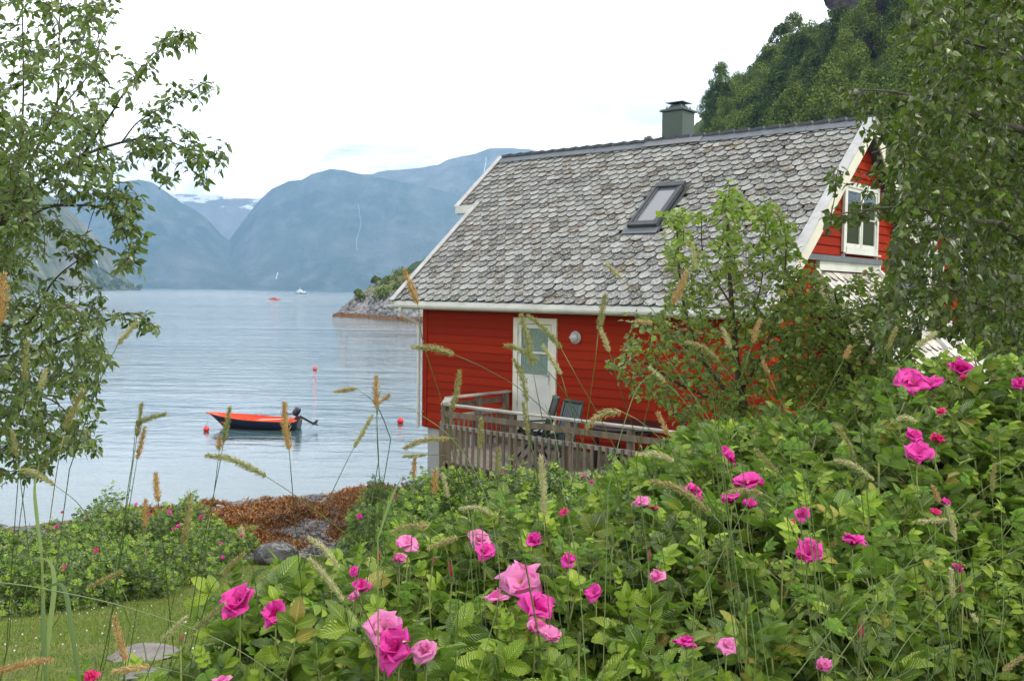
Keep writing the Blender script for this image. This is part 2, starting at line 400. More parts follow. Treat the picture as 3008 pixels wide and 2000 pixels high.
mountmat('hill_near_green', (.03, .055, .02), (.07, .09, .035), (.2, .19, .16), sc=.012)
mountmat('hill_forest', (.03, .05, .012), (.05, .08, .018), (.075, .11, .028), sc=.03)
RV = {}
def ridge(name, prof, Dc, Db, mat, p=1.25, rows=46, cols=240, amp=.10, seed=0, zb=-2., gully=1., crest=.004):
    px = np.linspace(prof[0][0], prof[-1][0], cols); py = np.interp(px, *zip(*prof))
    dc = np.interp(px, *zip(*Dc)) if isinstance(Dc, list) else np.full(cols, float(Dc)); db = np.interp(px, *zip(*Db)) if isinstance(Db, list) else np.full(cols, float(Db))
    C0 = np.array([at(a, b, d) for a, b, d in zip(px, py, dc)]); zc = C0[:, 2]; az = C0[:, 0]/C0[:, 1]
    D, V = [], []
    rows_t = np.concatenate([np.linspace(0, 1, rows)**.9]); U = az*9*gully
    for t in rows_t:
        n = fbm(U+t*.4, np.full(cols, t*2.2), seed, 5, .55); n2 = fbm(U*3, np.full(cols, t*1.2), seed+7, 4)
        d = dc+(db-dc)*(t+amp*(n*1.3+n2*.5)*math.sin(math.pi*min(1, t*1.15)))
        z = (zc-zb)*((1-t)**p)+zb+(zc)*crest*fbm(U*14, np.full(cols, t*9), seed+3, 4)*(1 if t < .95 else 0)
        V.append(np.stack([az*d, d, z], 1))
    back = [np.stack([az*dc*k, dc*k, zb+(zc-zb)*q], 1) for k, q in ((1.35, -.02), (1.2, .5), (1.07, .9))]
    A = np.vstack(back+V); R = len(back)+len(V); i = np.arange(R-1)[:, None]*cols+np.arange(cols-1)[None]
    Fq = np.stack([i, i+1, i+cols+1, i+cols], -1).reshape(-1, 4)
    RV[name] = (A, Fq); return tag(mk(name, A, Fq[:, ::-1], mat, smooth=True, org=(0, 0, 0)), kind='structure')
ridge('hill_snow_plateau', [(-600, 600), (150, 575), (250, 552), (330, 565), (430, 590), (504, 568), (555, 568), (600, 571), (640, 570), (670, 579), (695, 583), (765, 584), (800, 600), (1000, 640)], 4200, 3900, 'hill_far_snow', seed=21, p=.8, zb=0)
ridge('hill_high_mountain', [(850, 640), (960, 560), (1040, 512), (1096, 511), (1121, 502), (1210, 497), (1287, 484), (1319, 468), (1395, 451), (1434, 437), (1485, 435), (1555, 438), (1625, 455), (1800, 470), (2100, 500), (3400, 600)], 3800, 2960, 'hill_plateau', seed=31, zb=-2)
ridge('hill_bluff', [(560, 850), (640, 760), (676, 701), (733, 625), (765, 585), (797, 555), (848, 532), (886, 529), (918, 510), (969, 497), (1003, 499), (1038, 507), (1096, 518), (1180, 535), (1300, 560), (1450, 610), (1700, 700), (2000, 800)], 3500, 2950, 'hill_far_green', seed=41, p=1.15)
ridge('hill_round_mountain', [(-900, 700), (0, 620), (200, 600), (300, 580), (345, 545), (370, 533), (408, 527), (446, 535), (485, 561), (529, 593), (574, 617), (606, 640), (650, 690), (760, 770), (900, 835), (960, 850)], 3450, 2900, 'hill_far_green', seed=51, p=1.15)
ridge('hill_headland_slope', [(-1500, 300), (-300, 430), (0, 490), (96, 535), (223, 631), (306, 722), (351, 790), (385, 825), (415, 846)], [(-1500, 700), (415, 1420)], [(-1500, 380), (0, 900), (415, 1400)], 'hill_near_green', seed=61, p=1.1, rows=60, amp=.2)
# ---- wooded hillside to the right, running away behind the house
ridge('hill_green_slope', [(1130, 848), (1180, 800), (1210, 775), (1270, 750), (1400, 690), (1500, 640), (1700, 545), (1890, 462), (1990, 420)], [(1130, 520), (1500, 360), (1890, 230), (1990, 210)], [(1130, 430), (1500, 260), (1990, 120)], 'hill_forest', seed=71, amp=.2, crest=.03, gully=3, zb=-1)
HP = [(1890, 462), (2000, 400), (2070, 350), (2190, 330), (2280, 262), (2370, 215), (2450, 175), (2510, 120), (2560, 55), (2700, -120), (2900, -380), (3400, -700)]
HC = [(1890, 230), (2070, 200), (2319, 175), (2560, 155), (3400, 150)]; HB = [(1890, 100), (2300, 62), (3400, 42)]
ridge('hill_wooded', HP, HC, HB, 'hill_forest', seed=81, amp=.04, crest=.02, gully=1.5, zb=2., p=1.05, cols=300, rows=80)
from mathutils.bvhtree import BVHTree
m, g = newmat('falling_water'); P(g, base=(.85, .87, .9), rough=.8)
def waterfall(hill, pts, w_, label):
    bvh = BVHTree.FromPolygons([Vector(v) for v in RV[hill][0]], [tuple(int(i) for i in f) for f in RV[hill][1]]); L_, R__ = [], []
    for x, y in spline([(a, b, 0) for a, b in pts], 26)[:, :2]:
        d = ray(x, y); d = d/np.linalg.norm(d); h = bvh.ray_cast(Vector(EYE), Vector(d))
        if h[0] is None: continue
        q = np.array(h[0])-d*12; ww = w_*q[1]/FPX*rng.uniform(.5, 1.1); L_.append(q-(ww/2, 0, 0)); R__.append(q+(ww/2, 0, 0))
    n = len(L_)
    if n > 2: tag(mk('waterfall', np.array(L_+R__), np.array([(i, n+i, n+i+1, i+1) for i in range(n-1)]), 'falling_water'), label, 'waterfall', 'waterfalls on the far slopes')
waterfall('hill_bluff', [(1052, 598), (1058, 640), (1060, 658), (1052, 690), (1047, 705), (1049, 735)], .8, 'thin white waterfall streak high on the far bluff')
waterfall('hill_headland_slope', [(283, 764), (286, 775), (291, 792)], 5, 'short white waterfall on the near left slope behind the tree')
waterfall('hill_high_mountain', [(1428, 462), (1427, 480), (1423, 500), (1424, 515)], 2.2, 'white waterfall streak beside the roof apex on the high mountain')
waterfall('hill_bluff', [(816, 800), (813, 812), (811, 820)], 2.5, 'small waterfall low on the far shore above the launch')
def hillpt(px, t):
    py = np.interp(px, *zip(*HP)); dc = np.interp(px, *zip(*HC)); db = np.interp(px, *zip(*HB)); c = at(px, py, dc)
    d = dc+(db-dc)*t; return np.array([c[0]/c[1]*d, d, 2+(c[2]-2)*(1-t)**1.05])
# ---- haze (the pale air over the fjord)
m, g = newmat('haze_air')
pv = g.n('VolumePrincipled', ins={'Color': (.34, .56, .84, 1), 'Density': .00023, 'Anisotropy': .1})
g.l(pv.outputs[0], g.n('OutputMaterial').inputs['Volume'])
hz = MB().box((-5300, -500, -16.5), (5300, 5900, 760)).build('haze', 'haze_air', local=False)
tag(hz, kind='stuff')
# ---- rocky headland behind the house
m, g = newmat('headland_rock')
geo = g.n('NewGeometry'); v = geo.outputs['Position']; s = g.n('SeparateXYZ', ins={0: v})
nz = g.noise(g.mapping(v, scale=(1, 1, 2.2), rot=(0, .5, 0)), .35, 8, .68); n2 = g.noise(v, 1.4, 6, .6)
c = g.ramp(nz, [(.33, (.05, .052, .056)), (.47, (.19, .185, .18)), (.6, (.33, .32, .30)), (.75, (.15, .14, .14))])
top = g.ramp(g.math('ADD', g.math('MULTIPLY', s.outputs[2], .11), g.math('MULTIPLY', g.math('SUBTRACT', n2, .5), 1.4)), [(.52, 0.), (.72, 1.)])
c = g.mix(top, c, g.mix(g.ramp(n2, [(.4, 0.), (.6, 1.)]), (.06, .10, .02), (.2, .17, .07)))
tide = g.ramp(g.math('ADD', s.outputs[2], g.math('MULTIPLY', g.math('SUBTRACT', n2, .5), 1.6)), [(.0, 1.), (.85, 1.), (1., 0.)])
c = g.mix(tide, c, (.14, .065, .018))
P(g, base=c, rough=.85, spec=.3, normal=bump(g, nz, .9, .8))
px = np.linspace(975, 1420, 150); crest = np.interp(px, [975, 990, 1030, 1070, 1110, 1150, 1210, 1300, 1420], [931, 918, 880, 852, 828, 812, 803, 790, 780])
base = np.interp(px, [975, 1060, 1225, 1420], [931, 936, 948, 962]); rowsN = 60; V = []
for i, t in enumerate(np.linspace(0, 1, rowsN)):
    row = []
    for a, b, c_ in zip(px, crest, base):
        pb = onz(a, c_, 0); D0 = pb[1]; Dc = D0+38*min(1, (a-975)/90)+.5; pc = at(a, b, Dc)
        d = Dc+(D0-Dc)*t; zz = pc[2]*max(0, 1-t)**.9-1.5*t**6
        n = fbm(np.array([a*.05]), np.array([t*7+a*.012]), 5, 5, .62)[0]; n2 = fbm(np.array([a*.16]), np.array([t*22]), 15, 3, .6)[0]
        f = min(1, (a-975)/40)*math.sin(math.pi*min(1, .1+t*.9))
        row.append((a*0+(pb[0]/pb[1])*d+n*1.5*f, d+n*5*f, zz+(n*1.5+n2*1.1)*f+(.6*n2 if t == 0 else 0)))
    V.append(row)
V = np.array(V).reshape(-1, 3); bk = np.array([(x*1.12, y*1.12, -2) for x, y, z in V[:150]]); V = np.vstack([bk, V]); R = rowsN+1
i = np.arange(R-1)[:, None]*150+np.arange(149)[None]
tag(mk('hill_rocky_headland', V, np.stack([i, i+150, i+151, i+1], -1).reshape(-1, 4), 'headland_rock', org=(0, 0, 0)), kind='structure')
# ================================================================ THE HOUSE
YAW = .709; HE = np.array([-2.471, 20.121, 0.]); UU = np.array([math.cos(YAW), -math.sin(YAW), 0]); VV = np.array([math.sin(YAW), math.cos(YAW), 0])
def H(u, v, z): return HE+UU*u+VV*v+np.array([0, 0, z])
m, g = newmat('red_paint')
v = g.n('TexCoord').outputs['Object']; rnd = g.n('NewGeometry').outputs['Random Per Island']
c = g.ramp(rnd, [(0., (.25, .017, .004)), (.5, (.30, .021, .005)), (1., (.33, .026, .006))])
c = g.mix(g.math('MULTIPLY', g.ramp(g.noise(g.mapping(v, scale=(3, 3, .5)), 1.6, 6, .65), [(.5, 0.), (.72, 1.)]), .4), c, (.20, .022, .010))
c = g.mix(g.math('MULTIPLY', g.ramp(g.noise(g.mapping(v, scale=(1, 1, 5)), 16, 6, .7), [(.55, 0.), (.75, 1.)]), .3), c, (.36, .045, .018))
P(g, base=c, rough=.75, spec=.08, normal=bump(g, g.noise(g.mapping(v, scale=(1, 1, 8)), 12, 5), .12, .01))
simple('white_paint', (.66, .65, .59), .5, .12, 2., .1, 50)
simple('cream_paint', (.70, .66, .53), .55, .07, 3., .1, 50)
simple('grey_wood_cap', (.46, .45, .44), .75, .14, 5., .5, 30, stretch=(1, 1, 1))
simple('weathered_wood', (.185, .135, .092), .8, .30, 4., .6, 40, stretch=(2, 2, .5))
simple('rail_wood', (.33, .305, .265), .75, .22, 5., .5, 40)
simple('deck_floor_wood', (.22, .19, .17), .8, .2, 4., .4, 30)
simple('dark_metal', (.05, .055, .06), .45, .15, 6)
simple('lead_grey', (.13, .145, .16), .5, .14, 4., .15, 30, spec=.5)
simple('chimney_green', (.06, .085, .065), .5, .08, 3.)
simple('concrete', (.36, .36, .35), .85, .10, 2.2, .4, 30)
simple('dark_inside', (.012, .012, .014), .9)
simple('green_plastic', (.012, .028, .022), .35, .1, 5, coat=.2)
simple('dark_table', (.02, .016, .018), .4, .15, 5)
simple('lamp_glass', (.55, .56, .55), .2, .05, 5, coat=.4)
simple('lamp_metal', (.62, .62, .60), .45, .05, 5)
simple('steel', (.45, .45, .45), .3, .05, 5, metal=.9)
simple('curtain_lace', (.42, .46, .43), .9, .28, 55)
m, g = newmat('window_glass')
bf = g.n('NewGeometry').outputs['Backfacing']; fr0 = g.n('Fresnel', ins={'IOR': 1.5}); fac_ = g.math('MULTIPLY', fr0.outputs[0], g.math('SUBTRACT', 1., bf)); gl = g.n('BsdfGlossy', ins={'Color': (1, 1, 1, 1), 'Roughness': .01}); tr = g.n('BsdfTransparent', ins={'Color': (.85, .9, .88, 1)})
mx = g.n('MixShader', ins={0: fac_, 1: tr.outputs[0], 2: gl.outputs[0]}); g.l(mx.outputs[0], g.n('OutputMaterial').inputs['Surface'])
m, g = newmat('skylight_glass'); P(g, base=(.16, .16, .17), rough=.12, spec=1., coat=.7)
# slates: lichen-grown, every one its own tone
m, g = newmat('slate')
geo = g.n('NewGeometry'); rnd = geo.outputs['Random Per Island']; v = g.n('TexCoord').outputs['Object']
c = g.ramp(rnd, [(0., (.07, .07, .068)), (.16, (.115, .113, .105)), (.30, (.195, .195, .185)), (.7, (.262, .262, .245)), (1., (.335, .33, .305))])
n1 = g.noise(v, 9, 7, .7, .5); n2 = g.noise(v, 28, 6, .65); n3 = g.noise(v, 3.1, 5, .6); n4 = g.noise(v, 17, 5, .7)
c = g.mix(g.math('MULTIPLY', g.math('MULTIPLY', g.ramp(n1, [(.47, 0.), (.56, 1.)]), g.ramp(g.math('FRACT', g.math('MULTIPLY', rnd, 7.3)), [(.35, .15), (.75, 1.)])), .8), c, (.14, .13, .115))
c = g.mix(g.math('MULTIPLY', g.ramp(n2, [(.52, 0.), (.60, 1.)]), .6), c, (.62, .61, .56))
c = g.mix(g.math('MULTIPLY', g.ramp(n4, [(.60, 0.), (.66, 1.)]), .75), c, (.055, .05, .04))
c = g.mix(g.math('MULTIPLY', g.math('MULTIPLY', g.ramp(n3, [(.50, 0.), (.62, 1.)]), g.ramp(n1, [(.44, 0.), (.54, 1.)])), .75), c, (.13, .085, .03))
P(g, base=c, rough=.8, spec=.3, normal=bump(g, g.math('ADD', n1, n2), .55, .012))
simple('slate_edge_shade', (.06, .055, .05), .9, .3, 12)  # side faces painted near-black to stand for the shadow line under each slate
m, g = newmat('slate_light')
geo = g.n('NewGeometry'); v = g.n('TexCoord').outputs['Object']
c = g.ramp(geo.outputs['Random Per Island'], [(0., (.36, .33, .29)), (.5, (.52, .48, .42)), (1., (.60, .56, .5))])
c = g.mix(g.math('MULTIPLY', g.ramp(g.noise(v, 12, 6, .7), [(.5, 0.), (.62, 1.)]), .5), c, (.22, .19, .15))
P(g, base=c, rough=.8, spec=.3)
house = thing('red_house', 'red boarded house with grey lichen-covered slate roof beside the fjord', 'house', HE, -YAW)
ZE, RR, HW, HL = 5.97, 3.46, 4.06, 8.44           # eave, rise, half width, length of the roof
SLN = math.hypot(RR, HW); sv = np.array([0, HW/SLN, RR/SLN]); sn = np.array([0, -RR/SLN, HW/SLN])     # up the slope, out of the slope
U0, UW, UG = .45, .45, 8.24
# long wall: lapped boards
def boards(name, parent, segs, mat, z0, z1, expo=.163, th=.022, axis='u', pos=0., facing=-1, clip=None):
    """lapped weather boards; segs = list of (from, to) along the wall"""
    b = MB(); z = z0
    while z < z1-.01:
        zt = min(z+expo-.011, z1)
        for a0, a1 in (segs if clip is None else clip(z, zt)):
            if a1-a0 < .02: continue
            pts = [(0, z), (th*1.1, z), (th*.15, zt), (0, zt)]
            if axis == 'u': b.prism([(a0, pos+facing*d, q) for d, q in pts], (a1-a0, 0, 0))
            else: b.prism([(pos+facing*d, a0, q) for d, q in pts], (0, a1-a0, 0))
        z += expo
    return b.build(name, mat, parent)
bk = MB(); bk.box((U0, .43, 3.30), (UG, .60, ZE-.05)); bk.box((U0, 7.5, 3.30), (UG, 7.68, ZE-.05))
bk.prism([(UG-.15, .60, 3.30), (UG-.15, 7.5, 3.30), (UG-.15, 7.5, ZE-.05), (UG-.15, 4.06, ZE+RR-.12), (UG-.15, .60, ZE-.05)], (.147, 0, 0))
bk.prism([(U0+.003, .60, 3.30), (U0+.003, 7.5, 3.30), (U0+.003, 7.5, ZE-.05), (U0+.003, 4.06, ZE+RR-.12), (U0+.003, .60, ZE-.05)], (.15, 0, 0))
wall = bk.build('wall', 'red_paint', house)
boards('long_wall_boards', house, [(U0+.1, 2.965), (4.015, UG-.1)], 'red_paint', 3.34, 5.80, pos=.43)
def gclip(z, zt):
    hw = max(0, (ZE+RR-.14-zt)/(RR/HW)); a, b = 4.06-min(hw, 3.63), 4.06+min(hw, 3.63)
    if z < 8.34 and zt > 6.98: return [(a, 3.17), (4.94, b)]
    return [(a, b)]
boards('gable_boards', house, None, 'red_paint', 3.34, ZE+RR-.2, axis='v', pos=UG, facing=1, clip=gclip)
MB().box((U0-.025, .395, 3.32), (U0+.10, .43, 5.80)).build('corner_board', 'red_paint', house); MB().box((UG-.1, .395, 3.32), (UG+.035, .43, 5.80)).build('corner_board', 'red_paint', house)
b = MB(); b.box((U0+.05, .50, .6), (UG-.1, 7.6, 3.31)); b.build('foundation', 'concrete', house)
# roof body
def roofslab(u0, u1, s0, s1, side=1, off=-.06, th=.07):
    def p(u, s, n):
        q = np.array([0, 0, ZE])+sv*s+sn*n
        v = q[1] if side == 1 else 2*HW-q[1]; return (u, v, q[2])
    return [p(u0, s0, off-th), p(u1, s0, off-th), p(u1, s1, off-th), p(u0, s1, off-th)], np.array(p(0, 0, th))-np.array(p(0, 0, 0))
b = MB()
for a in ((0, HL-.06, .02, SLN-.01, 1), (-.62, 0-.003, 3.36, SLN-.01, 1), (0, HL-.06, .02, SLN-.01, -1), (-.62, -.003, 3.36, SLN-.01, -1)):
    q, o_ = roofslab(*a); b.prism(q, o_)
roof = b.build('roof', 'dark_metal', house)
# slates
def slates(name, parent, mat, rows, cols_fn, to3, nrm, along, upd, expo, wid, skip=None, th=.016):
    """to3(a,s): point on the slope; scale-shaped slates with rounded lower edge"""
    V, F3, n = [], {}, 0
    prof = [(-.5, 1.), (-.5, .38), (-.45, .22), (-.33, .09), (-.17, .015), (0, 0), (.17, .015), (.33, .09), (.45, .22), (.5, .38), (.5, 1.)]
    K = len(prof); mb = MB()
    for r in range(rows):
        a0, a1 = cols_fn(r); k0 = int(math.floor(a0/wid))-1
        for k in range(k0, int(a1/wid)+2):
            ac = (k+(.5 if r % 2 else 0))*wid+rng.normal(0, .010)
            l, rr = ac-wid*.5, ac+wid*.5
            if rr < a0+.03 or l > a1-.03: continue
            if skip and skip(ac, r*expo+expo*.9): continue
            s0 = r*expo+rng.normal(0, .010); wv = wid*rng.uniform(.93, 1.0); rot = rng.normal(0, .03); lift = abs(rng.normal(0, .005)); cut = rng.uniform(.75, 1.25)
            P3 = []
            for x, y in prof:
                x2 = x*wv; y2 = (y if y > .99 else y*cut)*expo*1.75+rot*x2+(rng.normal(0, .004) if y < .9 else 0)
                a = min(max(ac+x2, a0), a1); s_ = s0+y2
                h = .036*(1-y2/(expo*1.75))+lift*(1-y)-.004
                P3.append((a, min(s_, rows*expo+.02), h))
            top = [to3(a, s_)+nrm*h for a, s_, h in P3]; bot = [p-nrm*th for p in top]
            mb.add(np.array(top+bot), [tuple(range(K))]+[(i, i+K, i+1+K, i+1) for i in range(K-1)])
    o = mb.build(name, mat, parent); o.data.materials.append(MATS['slate_edge_shade'])
    o.data.polygons.foreach_set('material_index', [0 if p.loop_total > 4 else 1 for p in o.data.polygons]); return o
ROWS = 29; EXP = SLN/ROWS*.985
def sky_skip(a, s): return 4.66 < a < 5.44 and 2.12 < s < 3.58
def to_front(a, s): return np.array([a, 0, ZE])+sv*s
def cols_front(r): return ((-.02 if r*EXP < 3.15 else -.60), HL-.10)
slates('slates', roof, 'slate', ROWS, cols_front, to_front, sn, None, None, EXP, .240, sky_skip)
# ridge metal and capping pieces
for u0, u1 in [(-.62, 3.55)]+[(4.95, HL-.10)]:
    b = MB()
    k = max(1, int((u1-u0)/1.1)); e = np.linspace(u0, u1, k+1)
    for i in range(k):
        q, o_ = roofslab(e[i]+.002, e[i+1]-.002, SLN-.21, SLN+.01, 1, .045+.004*(i % 2), .006); b.prism(q, o_)
    b.build('ridge_flashing', 'lead_grey', roof)
q, o_ = roofslab(3.553, 4.947, SLN-.20, SLN+.05, 1, .062, .008); simple('lead_pale', (.20, .20, .21), .45, .08, 5, .2, 20)
MB().prism(q, o_).build('chimney_flashing', 'lead_pale', roof)
q, o_ = roofslab(0, HL-.10, .0, .22, 1, -.004, .006); MB().prism(q, o_).build('eave_flashing', 'lead_grey', roof)
b = MB(); u = -.6
while u < HL-.12:
    b.bar((u, HW+.03, ZE+RR+.055+rng.uniform(-.006, .006)), (u+.29, HW+.03, ZE+RR+.085), .16, .06); u += .33
b.build('ridge_cap', 'dark_metal', roof)
b = MB()
for i in range(30): b.lathe(to_front(-.45+i*.295, SLN-.20)+sn*.052, [(.010, 0), (.010, .006)], 8, sn)
b.build('screws', 'dark_metal', roof)
# barge boards: weathered cap plus white face
def rake(u, s0, s1, side=1, wcap=.17, uo=0.):
    A = np.array([0, 0, ZE])+sv*s0+sn*.06; B = np.array([0, 0, ZE])+sv*s1+sn*.06
    A[0] = B[0] = u
    if side == -1: A[1] = 2*HW-A[1]; B[1] = 2*HW-B[1]
    return A, B
def capboard(a, b_, w_, th, side, parent, name='barge_cap', mat='grey_wood_cap'):
    n_ = sn.copy(); n_[1] *= side
    return MB().bar(a, b_, w_, th, n_).build(name, mat, parent, bevel=.004)
for side in (1, -1):
    A, B = rake(HL-.03, -.05, SLN+.04, side); capboard(A, B, .19, .028, side, house)
    A2, B2 = rake(-.66, 3.3, SLN+.04, side); capboard(A2, B2, .13, .028, side, house)
    A3, B3 = rake(-.05, -.05, 3.42, side); capboard(A3, B3, .12, .028, side, house)
    n_ = sn.copy(); n_[1] *= side
    for (A_, B_), du in (((A, B), .07), ((A2, B2), -.05), ((A3, B3), -.045)):
        d = np.array([du, 0, 0]); MB().bar(A_+d-n_*.135+np.array([0, 0, 0]), B_+d-n_*.135-(B_-A_)/np.linalg.norm(B_-A_)*.02, .030, .23, n_).build('barge_board', 'cream_paint' if du > 0 else 'white_paint', house, bevel=.003)
b = MB(); b.prism([(UG+.04, .02, ZE-.14), (UG+.04, .43, ZE-.14), (UG+.04, .43, ZE+.20)], (.15, 0, 0)); b.build('barge_foot', 'cream_paint', house)
b = MB(); b.box((-.64, HW-3.36*sv[1]*0-1.62, ZE+2.02), (-.01, HW-1.45, ZE+2.20)); b.build('upper_eave_board', 'white_paint', house)
# fascia, gutter, soffit, downspout
b = MB(); b.box((-.06, .0, ZE-.15), (HL+.02, .025, ZE+.0)); b.build('fascia', 'white_paint', house, bevel=.003)
b = MB(); b.box((-.02, .026, ZE-.165), (HL-.06, .40, ZE-.15)); b.build('soffit', 'cream_paint', house)
b = MB()
gp = [(0.0, -.14), (-.05, -.15), (-.085, -.13), (-.10, -.095), (-.10, -.075), (-.092, -.075), (-.092, -.095), (-.078, -.125), (-.05, -.142), (0, -.132)]
b.prism([(-.03, y-.001, ZE+z) for y, z in gp], (HL+.02, 0, 0))
for u in np.arange(.2, HL, .6): b.box((u, -.104, ZE-.08), (u+.02, -.001, ZE-.068))
gut = b.build('gutter', 'white_paint', house)
b = MB(); b.tube(spline([(.22, -.05, ZE-.14), (.22, -.05, ZE-.22), (.25, .05, ZE-.32), (.36, .28, ZE-.45), (.375, .33, ZE-.58)], 16), .036, 12)
b.tube([(.375, .33, ZE-.58), (.375, .33, 3.30)], .036, 12)
for z in (5.1, 3.62): b.lathe((.375, .33, z), [(.043, 0), (.043, .03)], 12); b.box((.375, .33, z+.005), (.47, .40, z+.025))
b.build('downspout', 'white_paint', house, smooth=False)
# chimney
CU0, CU1, CV0, CV1, CZ = 3.91, 4.41, 4.08, 4.58, 10.08
ch = MB().box((CU0, CV0, 9.0), (CU1, CV1, CZ)).build('chimney', 'chimney_green', roof, bevel=.006)
b = MB(); b.box((CU0-.045, CV0-.045, CZ+.002), (CU1+.045, CV1+.045, CZ+.035)); b.box((CU0-.02, CV0-.02, CZ+.036), (CU1+.02, CV1+.02, CZ+.052)); b.build('chimney_cap', 'chimney_green', ch if False else roof, bevel=.004)
cu, cv = (CU0+CU1)/2, (CV0+CV1)/2
b = MB(); b.prism([(cu-.20, cv-.2, CZ+.053), (cu+.20, cv-.2, CZ+.053), (cu+.20, cv+.2, CZ+.053), (cu-.20, cv+.2, CZ+.053)], (0, 0, .03))
b.add([(cu-.17, cv-.17, CZ+.084), (cu+.17, cv-.17, CZ+.084), (cu+.17, cv+.17, CZ+.084), (cu-.17, cv+.17, CZ+.084), (cu-.12, cv-.12, CZ+.15), (cu+.12, cv-.12, CZ+.15), (cu+.12, cv+.12, CZ+.15), (cu-.12, cv+.12, CZ+.15)], [(0, 1, 5, 4), (1, 2, 6, 5), (2, 3, 7, 6), (3, 0, 4, 7), (4, 5, 6, 7)])
for a in ((-1, -1), (1, -1), (1, 1), (-1, 1)): b.bar((cu+a[0]*.2, cv+a[1]*.2, CZ+.05), (cu+a[0]*.17, cv+a[1]*.17, CZ+.13), .02, .02); b.bar((cu+a[0]*.09, cv+a[1]*.09, CZ+.14), (cu+a[0]*.09, cv+a[1]*.09, CZ+.20), .02, .02, (1, 0, 0))
b.add([(cu-.22, cv-.22, CZ+.195), (cu+.22, cv-.22, CZ+.195), (cu+.22, cv+.22, CZ+.195), (cu-.22, cv+.22, CZ+.195), (cu, cv, CZ+.235), (cu, cv, CZ+.17)], [(0, 1, 4), (1, 2, 4), (2, 3, 4), (3, 0, 4), (1, 0, 5), (2, 1, 5), (3, 2, 5), (0, 3, 5)])
b.build('chimney_cowl', 'lead_grey', roof)
# skylight
su0, su1, ss0, ss1 = 4.76, 5.34, 2.24, 3.50
def S(u, s, n): return np.array([u, 0, ZE])+sv*s+sn*n
fr_ = MB()
fr_.bar(S(su0, ss0, .09), S(su0, ss1, .09), .06, .09, sn); fr_.bar(S(su1, ss0, .09), S(su1, ss1, .09), .06, .09, sn)
fr_.bar(S(su0-.04, ss0, .088), S(su1+.04, ss0, .088), .09, .085, sn); fr_.bar(S(su0-.04, ss1, .095), S(su1+.04, ss1, .095), .14, .10, sn)
fr_.bar(S(su0+.06, ss0+.05, .10), S(su0+.06, ss1-.06, .10), .045, .04, sn); fr_.bar(S(su1-.06, ss0+.05, .10), S(su1-.06, ss1-.06, .10), .045, .04, sn); fr_.bar(S(su0+.04, ss0+.075, .10), S(su1-.04, ss0+.075, .10), .05, .04, sn)
sk = fr_.build('skylight', 'dark_metal', house, bevel=.005)
MB().prism([S(su0+.03, ss0+.03, .075), S(su1-.03, ss0+.03, .075), S(su1-.03, ss1-.05, .075), S(su0+.03, ss1-.05, .075)], sn*.012).build('glass', 'skylight_glass', sk)
MB().prism([S(su0-.12, ss0-.20, .035), S(su1+.08, ss0-.20, .035), S(su1+.08, ss0-.03, .045), S(su0-.12, ss0-.03, .045)], sn*.01).build('apron', 'lead_grey', sk)
MB().prism([S(su1+.05, ss0-.15, .033), S(su1+.12, ss0-.15, .033), S(su1+.12, ss1+.1, .033), S(su1+.05, ss1+.1, .033)], sn*.008).build('side_flashing', 'dark_metal', sk)
# door on the long wall
DZ0, DZ1, Du0, Du1 = 3.50, 5.70, 2.96, 4.02; vf = .43
b = MB(); b.box((Du0, vf-.055, DZ0), (Du0+.115, vf-.002, DZ1)); b.box((Du1-.115, vf-.055, DZ0), (Du1, vf-.002, DZ1)); b.box((Du0+.116, vf-.055, DZ1-.115), (Du1-.116, vf-.002, DZ1))
door = MB().box((Du0+.116, vf-.002, DZ0-.03), (Du1-.116, vf+.02, DZ1-.12)).build('door', 'dark_inside', house)
b.build('door_casing', 'cream_paint', house, bevel=.004)
x0, x1 = Du0+.125, Du1-.125; gz0, gz1 = 4.60, 5.50
b = MB(); b.box((x0, vf-.045, DZ0+.04), (x1, vf-.006, gz0)); b.box((x0, vf-.045, gz0+.001), (x0+.075, vf-.006, DZ1-.125)); b.box((x1-.075, vf-.045, gz0+.001), (x1, vf-.006, DZ1-.125)); b.box((x0+.076, vf-.045, gz1), (x1-.076, vf-.006, DZ1-.125)); b.box((x0+.076, vf-.048, 5.02), (x1-.076, vf-.02, 5.06))
b.box((x0+.076, vf-.052, gz0-.0), (x1-.076, vf-.046, gz0+.025)); b.build('door_leaf', 'white_paint', door, bevel=.003)
cv_ = np.linspace(x0+.08, x1-.08, 90); yv = vf-.016+.0055*np.sin(cv_*95)+.003*np.sin(cv_*41)
Vc = np.vstack([np.stack([cv_, yv, np.full(90, gz0)], 1), np.stack([cv_, yv, np.full(90, gz1)], 1)])
mk('curtain', Vc, np.array([(i, i+1, i+91, i+90) for i in range(89)]), 'curtain_lace', door, local=True, smooth=True)
MB().box((x0+.076, vf-.034, gz0), (x1-.076, vf-.030, gz1)).build('window_pane', 'window_glass', door)
b = MB(); b.tube([(x1-.04, vf-.045, 4.62), (x1-.04, vf-.085, 4.62), (x1-.13, vf-.09, 4.615)], .010, 8); b.box((x1-.055, vf-.052, 4.52), (x1-.025, vf-.046, 4.70)); b.tube([(x1-.04, vf-.06, 4.55), (x1-.04, vf-.07, 4.44)], .006, 6); b.build('handle', 'steel', door)
b = MB()
for z in (5.35, 4.95, 4.0): b.tube([(x0-.006, vf-.052, z), (x0-.006, vf-.052, z+.09)], .011, 8)
b.build('hinge', 'steel', door)
